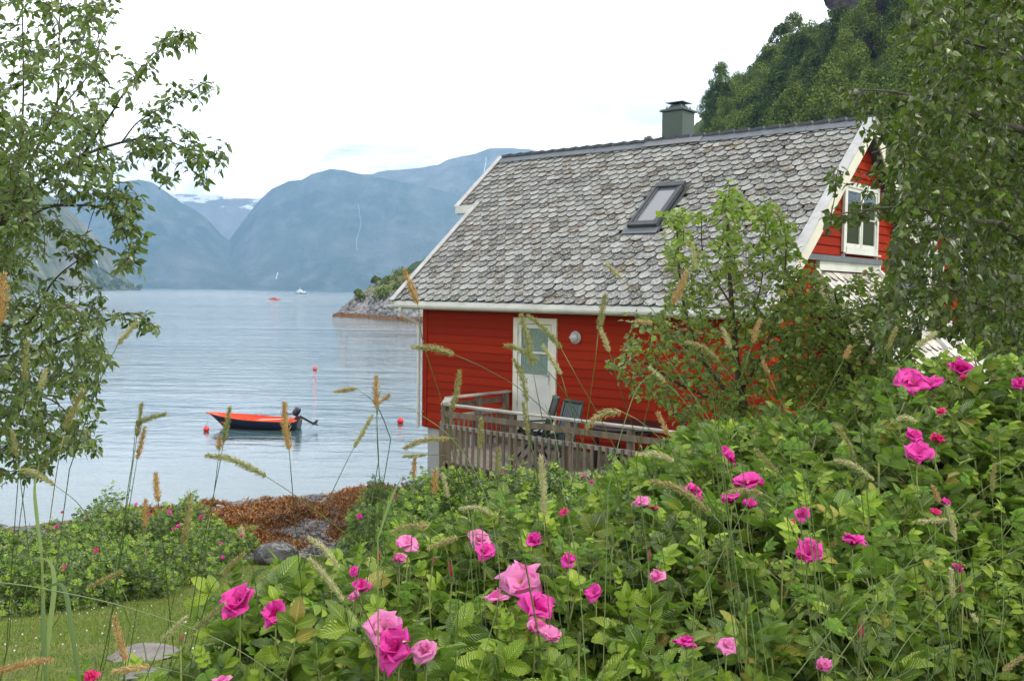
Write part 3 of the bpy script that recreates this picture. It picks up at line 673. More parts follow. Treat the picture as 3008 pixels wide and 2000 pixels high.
# round bulkhead lamp
lc = np.array((4.46, vf-.03, 5.37)); lamp = MB().lathe(lc+(0, .004, 0), [(.115, 0), (.12, .02), (.11, .045), (.10, .05)], 28, (0, -1, 0)).build('wall_lamp', 'lamp_metal', house)
MB().lathe(lc+(0, -.045, 0), [(.095, 0), (.088, .03), (.065, .055), (.03, .068), (.005, .07)], 28, (0, -1, 0)).build('lamp_glass', 'lamp_glass', lamp, smooth=True)
b = MB(); b.tube([lc+(math.cos(a)*.10*1, -.05-.075*math.sin(a), 0) for a in np.linspace(0, math.pi, 15)], .008, 6); b.tube([lc+(0, -.05-.075*math.sin(a), math.cos(a)*.10) for a in np.linspace(0, math.pi, 15)], .005, 6); b.build('lamp_guard', 'lamp_metal', lamp)
# gable window (front face at u = UG)
gu = UG; wv0, wv1, wz0, wz1 = 3.20, 4.90, 6.99, 8.26
def casement(parent, u, v0, v1, z0, z1, name='window'):
    b = MB(); e = u+.05
    b.box((u-.004, v0, z0), (e, v0+.10, z1)); b.box((u-.004, v1-.10, z0), (e, v1, z1)); b.box((u-.004, v0+.101, z1-.10), (e, v1-.101, z1)); b.box((u-.004, v0+.101, z0), (e+.02, v1-.101, z0+.10))
    fr = b.build('window', 'white_paint', parent, bevel=.004)
    s = MB(); mid = (v0+v1)/2
    for a, c in ((v0+.105, mid-.02), (mid+.02, v1-.105)):
        s.box((u+.005, a, z0+.105), (u+.035, a+.055, z1-.105)); s.box((u+.005, c-.055, z0+.105), (u+.035, c, z1-.105)); s.box((u+.005, a+.056, z0+.105), (u+.035, c-.056, z0+.165)); s.box((u+.005, a+.056, z1-.165), (u+.035, c-.056, z1-.105))
        s.box((u+.010, a+.056, (z0+z1)/2-.012), (u+.032, c-.056, (z0+z1)/2+.012))
    s.box((u+.002, mid-.019, z0+.105), (u+.048, mid+.019, z1-.105)); s.build('sash', 'white_paint', fr, bevel=.003)
    MB().box((u+.014, v0+.12, z0+.12), (u+.020, v1-.12, z1-.12)).build('window_pane', 'window_glass', fr)
    MB().box((u-.010, v0+.03, z0+.03), (u-.002, v1-.03, z1-.03)).build('dark_room', 'dark_inside', fr)
    b = MB(); b.box((e+.0, v0-.03, z0-.03), (e+.05, v1+.03, z0-.002)); b.box((u, v0+.01, z0-.18), (e, v0+.06, z0-.031)); b.box((u, v1-.06, z0-.18), (e, v1-.01, z0-.031)); b.build('sill', 'white_paint', fr)
    return fr
casement(house, gu+.022, wv0, wv1, wz0, wz1)
# lean-to porch below the gable window
LZ, LS = 6.62, 1.10; ln = np.array([LS, 0, 1])/math.hypot(LS, 1); ld = np.array([1, 0, -LS])/math.hypot(LS, 1)
def L(v, s, n=0.): return np.array([UG+.05, v, LZ])+ld*s+ln*n
porch = MB(); porch.prism([L(2.10, 0, -.09), L(6.9, 0, -.09), L(6.9, 3.3, -.09), L(2.10, 3.3, -.09)], ln*.06)
pr = porch.build('porch_roof', 'dark_metal', house)
def pcols(r): s = 3.3-(r)*.235; return (2.16, 4.95 if s < 1.2 else 6.9)
slates('porch_slates', pr, 'slate_light', 14, lambda r: pcols(r), lambda a, s: L(a, 3.3-s), ln, None, None, .235, .30)
MB().bar(L(2.08, -.02, .03), L(2.08, 3.35, .03), .12, .03, ln).build('porch_barge_cap', 'white_paint', pr)
MB().bar(L(4.98, -.02, .05), L(4.98, 1.9, .05), .10, .10, ln).build('porch_barge_cap', 'white_paint', pr)
MB().bar(L(2.04, -.02, -.10), L(2.04, 3.35, -.10), .03, .22, ln).build('porch_barge_board', 'cream_paint', pr)
MB().box((UG+.024, 2.1, LZ+.02), (UG+.10, 5.0, LZ+.18)).build('porch_head_board', 'white_paint', pr)
MB().box((UG+.022, 1.5, LZ+.182), (UG+.14, 4.95, LZ+.28)).build('porch_flashing', 'lead_grey', pr)
b = MB(); b.box((UG+2.1, 2.25, 2.9), (UG+2.22, 2.37, 4.38)); b.box((UG+2.1, 6.6, 2.9), (UG+2.22, 6.72, 4.38)); b.build('porch_post', 'white_paint', pr)
b = MB(); b.box((UG+.025, 2.7, 3.35), (UG+.055, 3.9, 5.45)); b.build('entrance_door', 'dark_inside', house)
# ---- the deck
deck = thing('timber_deck', 'weathered timber deck with slatted railing against the red wall', 'deck', HE, -YAW)
FZ = 3.28; DV, DU0, DU1 = -2.05, 2.80, 9.3
b = MB(); v = .40
while v > DV+.02:
    left = DU0+.04 if v > -1.30 else DU0+.04+(-1.30-v)
    b.box((left, v-.12, FZ-.035+rng.uniform(-.002, .002)), (DU1, v-.006, FZ)); v -= .126
b.build('floor_boards', 'deck_floor_wood', deck)
b = MB(); b.box((DU0+.72, DV+.01, FZ-.22), (DU1, DV+.06, FZ-.036)); b.box((DU0+.05, -1.25, FZ-.22), (DU0+.10, .38, FZ-.036)); b.bar((DU0+.08, -1.27, FZ-.13), (DU0+.74, DV+.05, FZ-.13), .05, .18)
for u in np.arange(3.8, 9.2, .6): b.box((u, DV+.07, FZ-.20), (u+.05, .38, FZ-.037))
b.build('joists', 'weathered_wood', deck)
TOPZ = 4.27
path_ = [(DU0+.06, .36), (DU0+.06, -1.27), (DU0+.72, DV), (DU1, DV)]
pts = [(path_[0], .0)]
def post(u, v): return MB().box((u-.045, v-.045, FZ-.30), (u+.045, v+.045, TOPZ-.036)).build('post', 'weathered_wood', deck, bevel=.004)
for u, v in ((DU0+.06, .30), (DU0+.06, -.48), (DU0+.06, -1.27), (DU0+.72, DV), (5.06, DV), (6.20, DV), (7.32, DV), (8.45, DV)): post(u, v)
simple('concrete_dark', (.2, .2, .19), .9)
for u, v in ((3.6, DV+.2), (6.2, DV+.2), (8.6, DV+.2)): MB().box((u-.07, v-.07, 1.0), (u+.07, v+.07, FZ-.22)).build('support_post', 'weathered_wood', deck)
for a, c in zip(path_[:-1], path_[1:]):
    a = np.array((*a, 0.)); c = np.array((*c, 0.)); d = (c-a)/np.linalg.norm(c-a); nrm_ = np.array([d[1], -d[0], 0.])
    if nrm_ @ np.array([-1., -1, 0]) < 0: nrm_ = -nrm_
    z_ = lambda q, z: q+np.array([0, 0, z])
    ex = d*.06
    MB().bar(z_(a-ex*.5, TOPZ-.018), z_(c+ex, TOPZ-.018), .14, .034).build('top_rail', 'rail_wood', deck, bevel=.004)
    MB().bar(z_(a+nrm_*.06, TOPZ-.17), z_(c+nrm_*.06, TOPZ-.17), .028, .095).build('upper_rail', 'weathered_wood', deck, bevel=.003)
    MB().bar(z_(a+nrm_*.06, TOPZ-.38), z_(c+nrm_*.06, TOPZ-.38), .030, .07).build('middle_rail', 'rail_wood', deck, bevel=.003)
    n = int(np.linalg.norm(c-a)/.135)
    for i in range(n):
        q = a+d*(.07+i*.135)+nrm_*.09
        MB().bar(z_(q, FZ-.16-rng.uniform(0, .03)), z_(q+d*rng.normal(0, .003), TOPZ-.345), .045, .028, tuple(nrm_)).build('baluster', 'weathered_wood', deck)
b = MB(); b.box((2.86, .05, FZ+.001), (4.15, .38, DZ0-.03)); b.build('door_step', 'weathered_wood', deck)
# ---- second house half hidden by the birch
N0 = at(2746, 775, 24.5); nb = thing('red_house', 'second red house half hidden behind the birch, only its gable and white window showing', 'house', (N0[0], N0[1], 0), -YAW)
nb.name = 'red_house.001'
nz = 8.4; nhw = 3.6; nr = 3.1
b = MB(); b.prism([(-6, -nhw+.3, 2.5), (-6, nhw-.3, 2.5), (-6, nhw-.3, nz-nr), (-6, 0, nz-.1), (-6, -nhw+.3, nz-nr)], (6, 0, 0)); b.build('wall', 'red_paint', nb)
def nclip(z, zt):
    hw = max(0, min(nhw-.3, (nz-.15-zt)*nhw/nr)); return [(-hw, hw)] if not (z < 7.4 and zt > 6.3) else [(-hw, -.6), (.6, hw)]
boards('gable_boards', nb, None, 'red_paint', 2.7, nz-.2, axis='v', pos=0, facing=1, clip=nclip)
for s_ in (1, -1):
    n_ = np.array([0, s_*nr, nhw])/math.hypot(nr, nhw)
    MB().prism([(-6.3, 0, nz+.03), (.25, 0, nz+.03), (.25, s_*(nhw+.3), nz-nr*(nhw+.3)/nhw+.03), (-6.3, s_*(nhw+.3), nz-nr*(nhw+.3)/nhw+.03)], n_*.08).build('roof', 'slate', nb)
    MB().bar((.27, 0, nz), (.27, s_*(nhw+.3), nz-nr*(nhw+.3)/nhw), .03, .24, n_).build('barge_board', 'white_paint', nb)
casement(nb, .02, -.55, .55, 6.35, 7.40)
# ---- garden furniture on the deck
def chair_parts(t):
    """high-backed folding armchair of moulded plastic; local origin on the floor, seat faces -y"""
    b = MB(); rec = .22
    back = [(-.23, .20, .42), (.23, .20, .42), (.25, .20+.70*rec*1.2, 1.10), (-.25, .20+.70*rec*1.2, 1.10)]
    f = MB(); f.bar((-.24, .20, .40), (-.245, .40, 1.10), .045, .035, (0, 1, 0)); f.bar((.24, .20, .40), (.245, .40, 1.10), .045, .035, (0, 1, 0)); f.bar((-.24, .40, 1.10), (.24, .40, 1.10), .04, .07, (0, 1, .3))
    for i in range(8):
        x = -.19+i*.054; f.bar((x, .205, .42), (x, .395, 1.08), .046, .014, (0, 1, 0))
    f.build('backrest', 'green_plastic', t, bevel=.003)
    s = MB()
    for i in range(7): s.bar((-.25, -.27+i*.075, .43-.008*i), (.25, -.27+i*.075, .43-.008*i), .065, .02)
    s.bar((-.26, -.31, .42), (-.26, .22, .37), .035, .04); s.bar((.26, -.31, .42), (.26, .22, .37), .035, .04); s.build('seat', 'green_plastic', t, bevel=.003)
    for x in (-.29, .29):
        MB().bar((x, -.30, .645), (x, .30, .665), .06, .028).build('armrest', 'green_plastic', t, bevel=.008)
        MB().bar((x, -.26, .64), (x, .16, .02), .035, .035, (1, 0, 0)).build('leg', 'green_plastic', t)
        MB().bar((x*.93, .28, .64), (x*.93, -.24, .02), .035, .035, (1, 0, 0)).build('leg', 'green_plastic', t)
def floorpt(x, y, z=3.28): return onz(x, y, z)
c1 = thing('deck_chair', 'tall dark green folding chair in front of the white door', 'chair', H(4.62, -1.0, FZ), -1.45, 'dark green chairs on the deck'); chair_parts(c1)
def dup(root, loc, rz, label):
    r = root.copy(); COL.objects.link(r); r.location = [float(a) for a in loc]; r.rotation_euler = (0, 0, rz); r['label'] = label; r['org'] = [float(a) for a in loc]
    for ch_ in root.children:
        c = ch_.copy(); COL.objects.link(c); c.parent = r
    return r
dup(c1, H(5.35, -1.35, FZ), -1.0, 'dark green chair between the door chair and the round table')
dup(c1, H(7.9, -.9, FZ), -YAW+2.2, 'dark green chair at the right end of the deck, behind the bush')
tb = thing('garden_table', 'dark round garden table on the deck by the red wall', 'table', H(6.1, -.42, FZ), -YAW)
b = MB(); b.lathe((0, 0, .70), [(.66, 0), (.68, .015), (.66, .03)], 40); b.build('tabletop', 'dark_table', tb)
b = MB(); b.lathe((0, 0, .63), [(.55, 0), (.55, .068)], 30); b.build('apron', 'dark_table', tb)
for a in range(4):
    x, y = math.cos(a*1.57+.78)*.48, math.sin(a*1.57+.78)*.48; MB().bar((x, y, 0), (x*.9, y*.9, .64), .05, .05, (1, 0, 0)).build('leg', 'dark_table', tb)
# ================================================================ BOATS AND BUOYS
simple('boat_navy', (.008, .012, .035), .3, .2, 3, coat=.3)
simple('boat_orange', (.75, .085, .02), .4, .12, 4)
simple('boat_red', (.20, .03, .015), .6, .3, 5)
simple('oar_wood', (.62, .50, .40), .5, .1, 6)
simple('engine_black', (.02, .022, .028), .3, .1, 5, coat=.3)
simple('buoy_red', (.80, .02, .015), .35, .1, 5, coat=.2)
simple('buoy_pink', (.85, .10, .10), .4, .1, 5)
simple('rope', (.10, .14, .2), .8, .1, 5)
simple('ship_white', (.75, .76, .76), .5, .05, 1)
simple('ship_blue', (.05, .09, .13), .5, .05, 1)
def hull(L_, beam, keel, sheer, rake_, n=26, m=9, inset=0., floor=None):
    """open boat skin; bow at x=0, stern at x=L_"""
    V = []
    for i in range(n):
        t = i/(n-1); b_ = beam/2*min(1, (math.sin(math.pi/2*min(1, t/.55))**.8))*(1-.12*max(0, t-.6)/.4); gz = sheer(t)
        kz = keel(t); b_ = max(b_-inset, .004)
        for j in range(-m, m+1):
            a = abs(j)/m; y = b_*math.sin(a*math.pi/2)**.75*(1 if j >= 0 else -1); z = kz+(gz-kz)*(1-math.cos(a*math.pi/2))**.9
            x = t*L_+rake_*(1-t)**3*(1-(z-kz)/(gz-kz+1e-6))*1.0
            if floor is not None and z < floor: z = floor
            V.append((x+(inset if t < .05 else -inset*1.5 if t > .95 else 0), y, z))
    k = 2*m+1; F = [(i*k+j, i*k+j+1, (i+1)*k+j+1, (i+1)*k+j) for i in range(n-1) for j in range(k-1)]
    return np.array(V), np.array(F), k, n
bp = at(608, 1224, 42.2); bz = -R_(6)
boat = thing('rowing_boat', 'small open boat, navy outside and orange inside, moored in the bay', 'boat', (bp[0], bp[1], 0), bz)
Lb, beam = 4.15, 1.5
sh = lambda t: .40+.24*(1-t)**2.2; kl = lambda t: -.12+.30*max(0, (.12-t)/.12)**2
V, F, k, n = hull(Lb, beam, kl, sh, .75); mi = (V[F].mean(1)[:, 2] < .045).astype(int)
tr_ = [(n-1)*k+j for j in range(k)]
mk('hull', V, [F, np.array([tr_])], ['boat_navy', 'boat_red'], boat, local=True, smooth=True, mi=list(mi)+[0])
V2, F2, _, _ = hull(Lb, beam, lambda t: kl(t)+.04, lambda t: sh(t)-.01, .70, inset=.035, floor=.06); tr2 = tr_
mk('inner_hull', V2, [F2[:, ::-1], np.array([tr_[::-1]])], 'boat_orange', boat, local=True, smooth=True)
for sd_ in (0, k-1):
    pts_ = V[[i*k+sd_ for i in range(n)]]; MB().tube(pts_+np.array([0, 0, .005]), .032, 6).build('gunwale', 'boat_orange', boat)
MB().bar((Lb-.03, -.60, sh(1)), (Lb-.03, .60, sh(1)), .07, .05).build('transom_cap', 'boat_orange', boat)
for x in (.95, 2.15, 3.35):
    hw = .60 if x > 1.2 else .48; MB().box((x-.14, -hw, .24), (x+.14, hw, .29)).build('thwart', 'boat_orange', boat, bevel=.01)
b = MB()
for s_ in (-1, 1):
    for x in (2.02, 2.32): b.lathe((x, s_*.70, .44), [(.03, 0), (.022, .05), (.02, .11)], 8)
b.build('rowlock', 'buoy_red', boat)
eng = MB()
def rotbar(b, a, c, *k_, **q): b.bar(a, c, *k_, **q)
e0 = np.array((Lb+.05, 0, .60))
eng.lathe(e0+(-.20, .0, .03), [(.10, 0), (.15, .06), (.165, .2), (.15, .32), (.09, .40), (.02, .42)], 14, (.55, 0, .83))
eng.bar(e0+(.06, 0, .0), e0+(.72, 0, -.34), .13, .10); eng.bar(e0+(.05, 0, -.02), e0+(-.12, 0, -.18), .14, .2); eng.bar(e0+(-.3, .0, .08), e0+(-.75, .06, .12), .05, .05)
eng.prism([tuple(e0+(.62, -.01, -.30)), tuple(e0+(.78, -.01, -.36)), tuple(e0+(.92, -.01, -.16)), tuple(e0+(.80, -.01, -.16))], (0, .03, 0)); eng.lathe(e0+(.74, 0, -.32), [(.03, -.12), (.05, 0), (.02, .16)], 8, (.9, 0, -.42))
eng.build('outboard_motor', 'engine_black', boat, bevel=.01)
def bl(x, y, z): return np.array([bp[0]+x*math.cos(bz)-y*math.sin(bz), bp[1]+x*math.sin(bz)+y*math.cos(bz), z])
for a, c, lb in (((1.9, -.45, .36), (4.0, -.20, .50), 'pale oar lying nearest the motor inside the orange boat'), ((2.3, .40, .33), (4.3, .10, .48), 'pale oar lying along the far side of the orange boat')):
    b = MB(); b.tube([bl(*a), bl(*c)], .022, 6); d = np.array(bl(*a))-bl(*c); d /= np.linalg.norm(d); b.bar(bl(*a)-d*.5, bl(*a), .12, .02)
    tag(b.build('oar', 'oar_wood', None, local=False), lb, 'oar', 'oars in the moored boat')
def buoy(x, y, r, label, mat='buoy_red'):
    p = onz(x, y, 0)
    b = MB(); b.lathe((p[0], p[1], -r*.25), [(.01, 0), (r*.6, r*.12), (r*.93, r*.5), (r, r*.95), (r*.9, r*1.4), (r*.6, r*1.75), (r*.22, r*1.95), (r*.16, r*2.2), (.01, r*2.22)], 18)
    return tag(b.build('buoy', mat, None, local=False, smooth=True), label, 'buoy', 'red mooring buoys in the bay'), p
b1, p1 = buoy(606, 1266, .125, 'red round buoy at the bow of the moored boat')
buoy(1176, 1243, .15, 'red round buoy in the water close to the house corner'); buoy(925, 1087, .17, 'farthest red buoy, out beyond the moored boat', 'buoy_pink')
b = MB(); b.tube(spline([bl(.05, 0, .60), bl(.02, 0, .2), bl(-.05, -.05, .02), p1+(.05, 0, .02)], 14), .010, 5)
b.tube(spline([bl(.75, -.05, .03), bl(1.4, -.9, .006), bl(2.3, -1.3, .004), bl(3.2, -1.5, .002)], 14), .008, 5)
tag(b.build('mooring_rope', 'rope', None, local=False), 'thin blue mooring rope from the boat bow to the buoy', 'rope')
# orange tender under way
rp = onz(805, 884, 0); tn = thing('passenger_launch', 'small orange motor launch under way far out on the fjord', 'boat', (rp[0], rp[1], 0), 0)
V, F, k, n = hull(5.2, 2.1, lambda t: -.1, lambda t: .85+.25*(1-t), .5, n=14, m=5); mk('hull', V-(2.6, 0, 0), [F, np.array([[(n-1)*k+j for j in range(k)]])], ['boat_orange', 'ship_white'], tn, local=True, mi=[int(z < .35) for z in V[F].mean(1)[:, 2]]+[0])
MB().prism([(-1.2, -.8, .8), (1.6, -.8, .8), (1.2, -.8, 1.6), (-.6, -.8, 1.6)], (0, 1.6, 0)).build('cabin', 'boat_orange', tn, bevel=.08)
MB().box((-.5, -.83, 1.2), (1.1, -.80, 1.42)).build('cabin_window', 'dark_inside', tn)
m, g = newmat('foam'); P(g, base=(.8, .83, .85), rough=.9)
b = MB()
for i in range(60):
    t = rng.uniform(0, 1); x = -2.7+t*13; y = rng.normal(0, .25+t*.9)-.6; r = rng.uniform(.15, .5)*(1-t*.6); q = [(x+r*2.4*math.cos(a), y+r*math.sin(a), .02+.02*rng.random()) for a in np.arange(7)*.9]
    b.prism(q, (0, 0, .05*(1-t)))
tag(mk('wake', np.vstack(b.V)+np.array([rp[0], rp[1], 0]), [np.array(f) for f in b.F.values()], 'foam'), 'white foam wake trailing behind the orange launch', 'wake')
# ferry coming up the fjord
fp = onz(877, 864, 0); sc_ = fp[1]/1000.; fe = thing('ferry', 'white car ferry with a blue hull, head on in the far distance', 'ship', (fp[0], fp[1], 0), 0)
W = 6.2*sc_; 
MB().prism([(-W*.5, 0, .0), (W*.5, 0, .0), (W*.52, 0, W*.22), (-W*.52, 0, W*.22)], (0, W*4, 0)).build('hull', 'ship_blue', fe)
MB().prism([(-W*.5, .4, W*.221), (W*.5, .4, W*.221), (W*.46, .4, W*.5), (-W*.46, .4, W*.5)], (0, W*3.6, 0)).build('deckhouse', 'ship_white', fe)
b = MB(); b.prism([(-W*.3, W*.6, W*.501), (W*.3, W*.6, W*.501), (W*.24, W*.6, W*.75), (-W*.24, W*.6, W*.75)], (0, W, 0)); b.build('bridge', 'ship_white', fe)
b = MB(); b.lathe((0, W, W*.751), [(W*.05, 0), (W*.035, W*.2), (W*.02, W*.5)], 8); b.bar((-W*.12, W, W*1.0), (W*.12, W, W*1.0), .1*sc_, .1*sc_); b.build('mast', 'ship_white', fe)
MB().box((-W*.14, -.05, W*.08), (W*.14, 0.0, W*.2)).build('bow_door', 'ship_white', fe)
# ================================================================ SHORE: stones and wrack
m, g = newmat('stone_grey'); v = g.n('TexCoord').outputs['Object']; oi = g.n('ObjectInfo').outputs['Random']
c = g.ramp(g.noise(v, 3, 8, .7), [(.3, (.10, .10, .105)), (.5, (.24, .235, .23)), (.72, (.36, .35, .33))])
c = g.mix(g.math('MULTIPLY', oi, .45), c, (.30, .21, .16)); P(g, base=c, rough=.85, spec=.3, normal=bump(g, g.noise(v, 9, 8, .7), .7, .06))
m, g = newmat('stone_dark'); v = g.n('TexCoord').outputs['Object']; wv = g.n('TexWave', ins={'Vector': g.mapping(v, rot=(.5, .9, .3)), 'Scale': 1.1, 'Distortion': 9., 'Detail': 5., 'Detail Scale': 2.})
c = g.mix(g.ramp(wv.outputs['Fac'], [(.93, 0.), (.99, .5)]), g.ramp(g.noise(v, 4, 8, .7), [(.35, (.035, .036, .04)), (.62, (.12, .115, .11))]), (.36, .35, .33)); P(g, base=c, rough=.8, spec=.35, normal=bump(g, g.noise(v, 8, 8, .7), .8, .06))
def rock_np(r, seed, flat=.6, sub=3):
    bm = bmesh.new(); bmesh.ops.create_icosphere(bm, subdivisions=sub, radius=1.)
    V = np.array([v_.co[:] for v_ in bm.verts]); F = np.array([[v_.index for v_ in f.verts] for f in bm.faces]); bm.free()
    rs = np.random.default_rng(seed); 
    for _ in range(9):
        nn = rs.normal(size=3); nn /= np.linalg.norm(nn); dd = rs.uniform(.55, .85); h = V@nn; V = V-np.clip(h-dd, 0, None)[:, None]*nn
    V = V*(1+.16*fbm(V[:, 0]*1.6+seed, V[:, 1]*1.6+V[:, 2]*1.3, seed, 4))[:, None]
    return V*np.array([r*rs.uniform(.9, 1.35), r*rs.uniform(.8, 1.1), r*flat]), F
import bmesh
def gz(x, y): return float(ground(x, y))
def gpt(px, py):
    """where the line of sight meets the ground"""
    d = ray(px, py); t = 2.
    while t < 400:
        p = EYE+d*t
        if p[2] < ground(p[0], p[1]): return p
        t += .04+t*.004
    return p
def rock(px, py, r, label, mat='stone_grey', flat=.6, sink=.35, seed=1, name='rock', cat='rock', grp='loose rocks on the shore'):
    p = gpt(px, py); V, F = rock_np(r, seed, flat)
    a = rng.uniform(0, 6.28); Rm = np.array([[math.cos(a), -math.sin(a), 0], [math.sin(a), math.cos(a), 0], [0, 0, 1]])
    zz = max(gz(p[0], p[1]), -.1)
    o = mk(name, V@Rm.T+np.array([p[0], p[1], zz+r*flat*(1-2*sink)]), F, mat, smooth=False); return tag(o, label, cat, grp)
big = rock(815, 1648, .40, 'large dark veined boulder at the edge of the lawn', 'stone_dark', .72, .25, 3, 'boulder', 'boulder', None)
rock(938, 1625, .2, 'small dark boulder right of the large veined boulder', 'stone_dark', .6, .3, 8, 'boulder', 'boulder', None)
rock(698, 1502, .2, 'blue-grey boulder standing at the left end of the brown weed', flat=.7, seed=5)
rock(655, 1506, .14, 'smaller grey stone left of the blue-grey boulder', 'stone_dark', seed=6)
rock(815, 1480, .27, 'brown-grey boulder in the middle of the weed by the pool', seed=12, flat=.62)
rock(700, 1480, .2, 'low stone behind the blue-grey boulder', flat=.4, seed=15)
rock(655, 1540, .12, 'pale pinkish stone below the boulders at the left', flat=.7, seed=22)
rock(638, 1556, .15, 'pale rounded stone beside the rose bush tip', flat=.6, seed=23)
rock(930, 1462, .22, 'flat dark stone at the far edge of the weed', 'stone_dark', .35, seed=25)
rock(768, 1566, .15, 'dark brown stone below the weed, above the gravel', 'stone_dark', .6, seed=31)
rock(610, 1538, .16, 'small blue-grey stone half under the rose bush', seed=33)
for i in range(120):
    a, c = rng.uniform(690, 1080), rng.uniform(1500, 1640)
    if i > 60: a, c = rng.uniform(640, 1060), rng.uniform(1470, 1570)
    rock(a, c, rng.uniform(.05, .13), 'one of the small flat stones scattered over the gravel and weed', 'stone_grey' if rng.random() < .7 else 'stone_dark', .4, .3, 40+i, 'pebble', 'stone', 'small flat stones on the shore')
sl_ = rock(405, 1930, .23, 'flat grey lichen-spotted stone slab showing in the lawn', 'stone_grey', .16, .1, 90, 'stone_slab', 'stone', None)
sl2 = rock(440, 1990, .15, 'second flat stone slab below the first, half under the roses', 'stone_grey', .16, .1, 92, 'stone_slab', 'stone', None)
RV_, RF_ = rock_np(1., 77, .45, 1)
N = 9000; sx = rng.uniform(-9, 1.5, N); sy = rng.uniform(17, 29, N); st_ = sy*29/np.interp(sx, *zip(*XW)); ok = (st_ > 18.5)&(st_ < 28.5)&(rng.random(N) < .35+.65*(st_ < 22)); sx, sy = sx[ok], sy[ok]
aa = rng.uniform(0, 6.28, len(sx)); RZ = np.zeros((len(sx), 3, 3)); RZ[:, 0, 0] = np.cos(aa); RZ[:, 0, 1] = -np.sin(aa); RZ[:, 1, 0] = np.sin(aa); RZ[:, 1, 1] = np.cos(aa); RZ[:, 2, 2] = 1
V, F, _ = scatter(RV_, RF_, np.stack([sx, sy, ground(sx, sy)+.12*fbm(sx*.9, sy*.9, 9)*0+.03], 1), RZ, rng.gamma(2.0, .012, len(sx))+.012)
m, g = newmat('shingle'); c = g.ramp(g.n('NewGeometry').outputs['Random Per Island'], [(0., (.05, .05, .053)), (.4, (.13, .13, .132)), (.8, (.22, .215, .21)), (1., (.36, .34, .31))]); P(g, base=c, rough=.8, spec=.3)
tag(mk('shingle', V, F, 'shingle'), 'grey shingle between the lawn and the brown weed', 'shingle', None, 'stuff')
# wrack: heaps of brown fronds
leafmat('wrack', (.10, .035, .006), (.27, .10, .010), (.44, .19, .018), (.20, .08, .012), .4, .12, clump=1.3, oc=(.58, .30, .035), tcol=(1.2, .9, .4))
N = 330000; px_ = rng.uniform(-10.5, -1.2, N); py_ = rng.uniform(18, 33, N)
ttv = py_*29/np.interp(px_, *zip(*XW)); hm = np.clip(fbm(px_*1.05, py_*1.05, 61, 4, .55)*1.4+.40, 0, 1)
edge = np.clip((ttv-19.5-2.2*fbm(px_*.35, py_*.35, 5))/1.8, 0, 1)*np.clip((28.9+.9*fbm(px_*.6, py_*1.3, 77)-ttv)/.9, 0, 1)
pool = np.clip(1-np.hypot((px_+6.7)/1.7, (py_-27.0)/.55), 0, 1)+np.clip(1-np.hypot((px_+8.0)/.8, (py_-26.2)/.5), 0, 1)
keep = (rng.random(N) < edge*(.10+1.5*hm))&(pool < .15); px_, py_, hm, edge = px_[keep], py_[keep], hm[keep], edge[keep]
hz_ = ground(px_, py_); hz_ = np.maximum(hz_, -.02)+.32*(hm**1.7)*edge*rng.uniform(.6, 1., len(px_))**.5
PVf = np.array([(-.04, 0, 0), (.04, 0, 0), (.10, .5, .05), (-.10, .5, .05), (.03, 1, -.1), (-.03, 1, -.1)]); PFf = np.array([(0, 1, 2, 3), (3, 2, 4, 5)])
dv = rng.normal(0, 1, (len(px_), 3)); dv[:, 2] -= .3; nv = rng.normal(0, .6, (len(px_), 3)); nv[:, 2] += 1
V, F, _ = scatter(PVf, PFf, np.stack([px_, py_, hz_], 1), frames(dv, nv), rng.uniform(.07, .15, len(px_)))
tag(mk('seaweed', V, F, 'wrack'), 'brown bladder wrack heaped over the tidal stones', 'seaweed', None, 'stuff')
# mound bodies under the fronds
xs, ys = np.arange(-12.6, -1, .12), np.arange(18, 33, .12); X, Y, F = grid(xs, ys)
tv = Y*29/np.interp(X, *zip(*XW)); hm = np.clip(fbm(X*1.05, Y*1.05, 61, 4, .55)*1.4+.40, 0, 1)
ed = np.clip((tv-19.5-2.2*fbm(X*.35, Y*.35, 5))/1.8, 0, 1)*np.clip((28.9+.9*fbm(X*.6, Y*1.3, 77)-tv)/.9, 0, 1)
pool = np.clip(1-np.hypot((X+6.7)/1.7, (Y-27.0)/.55), 0, 1)+np.clip(1-np.hypot((X+8.0)/.8, (Y-26.2)/.5), 0, 1)
Z = np.where((ed > .05)&(pool < .15), np.maximum(ground(X, Y), -.12)+.30*hm**1.7*ed-.03, ground(X, Y)-.4)
m, g = newmat('wrack_body'); v = g.n('NewGeometry').outputs['Position']
c = g.ramp(g.noise(v, 14, 8, .75), [(.35, (.035, .014, .004)), (.5, (.12, .045, .008)), (.7, (.24, .10, .015))]); P(g, base=c, rough=.5, spec=.4, normal=bump(g, g.noise(v, 20, 8, .8), .9, .08))
tag(mk('seaweed_bed', np.stack([X.ravel(), Y.ravel(), Z.ravel()], 1), F, 'wrack_body', smooth=True), 'dark matted wrack under the loose fronds', 'seaweed', None, 'stuff')
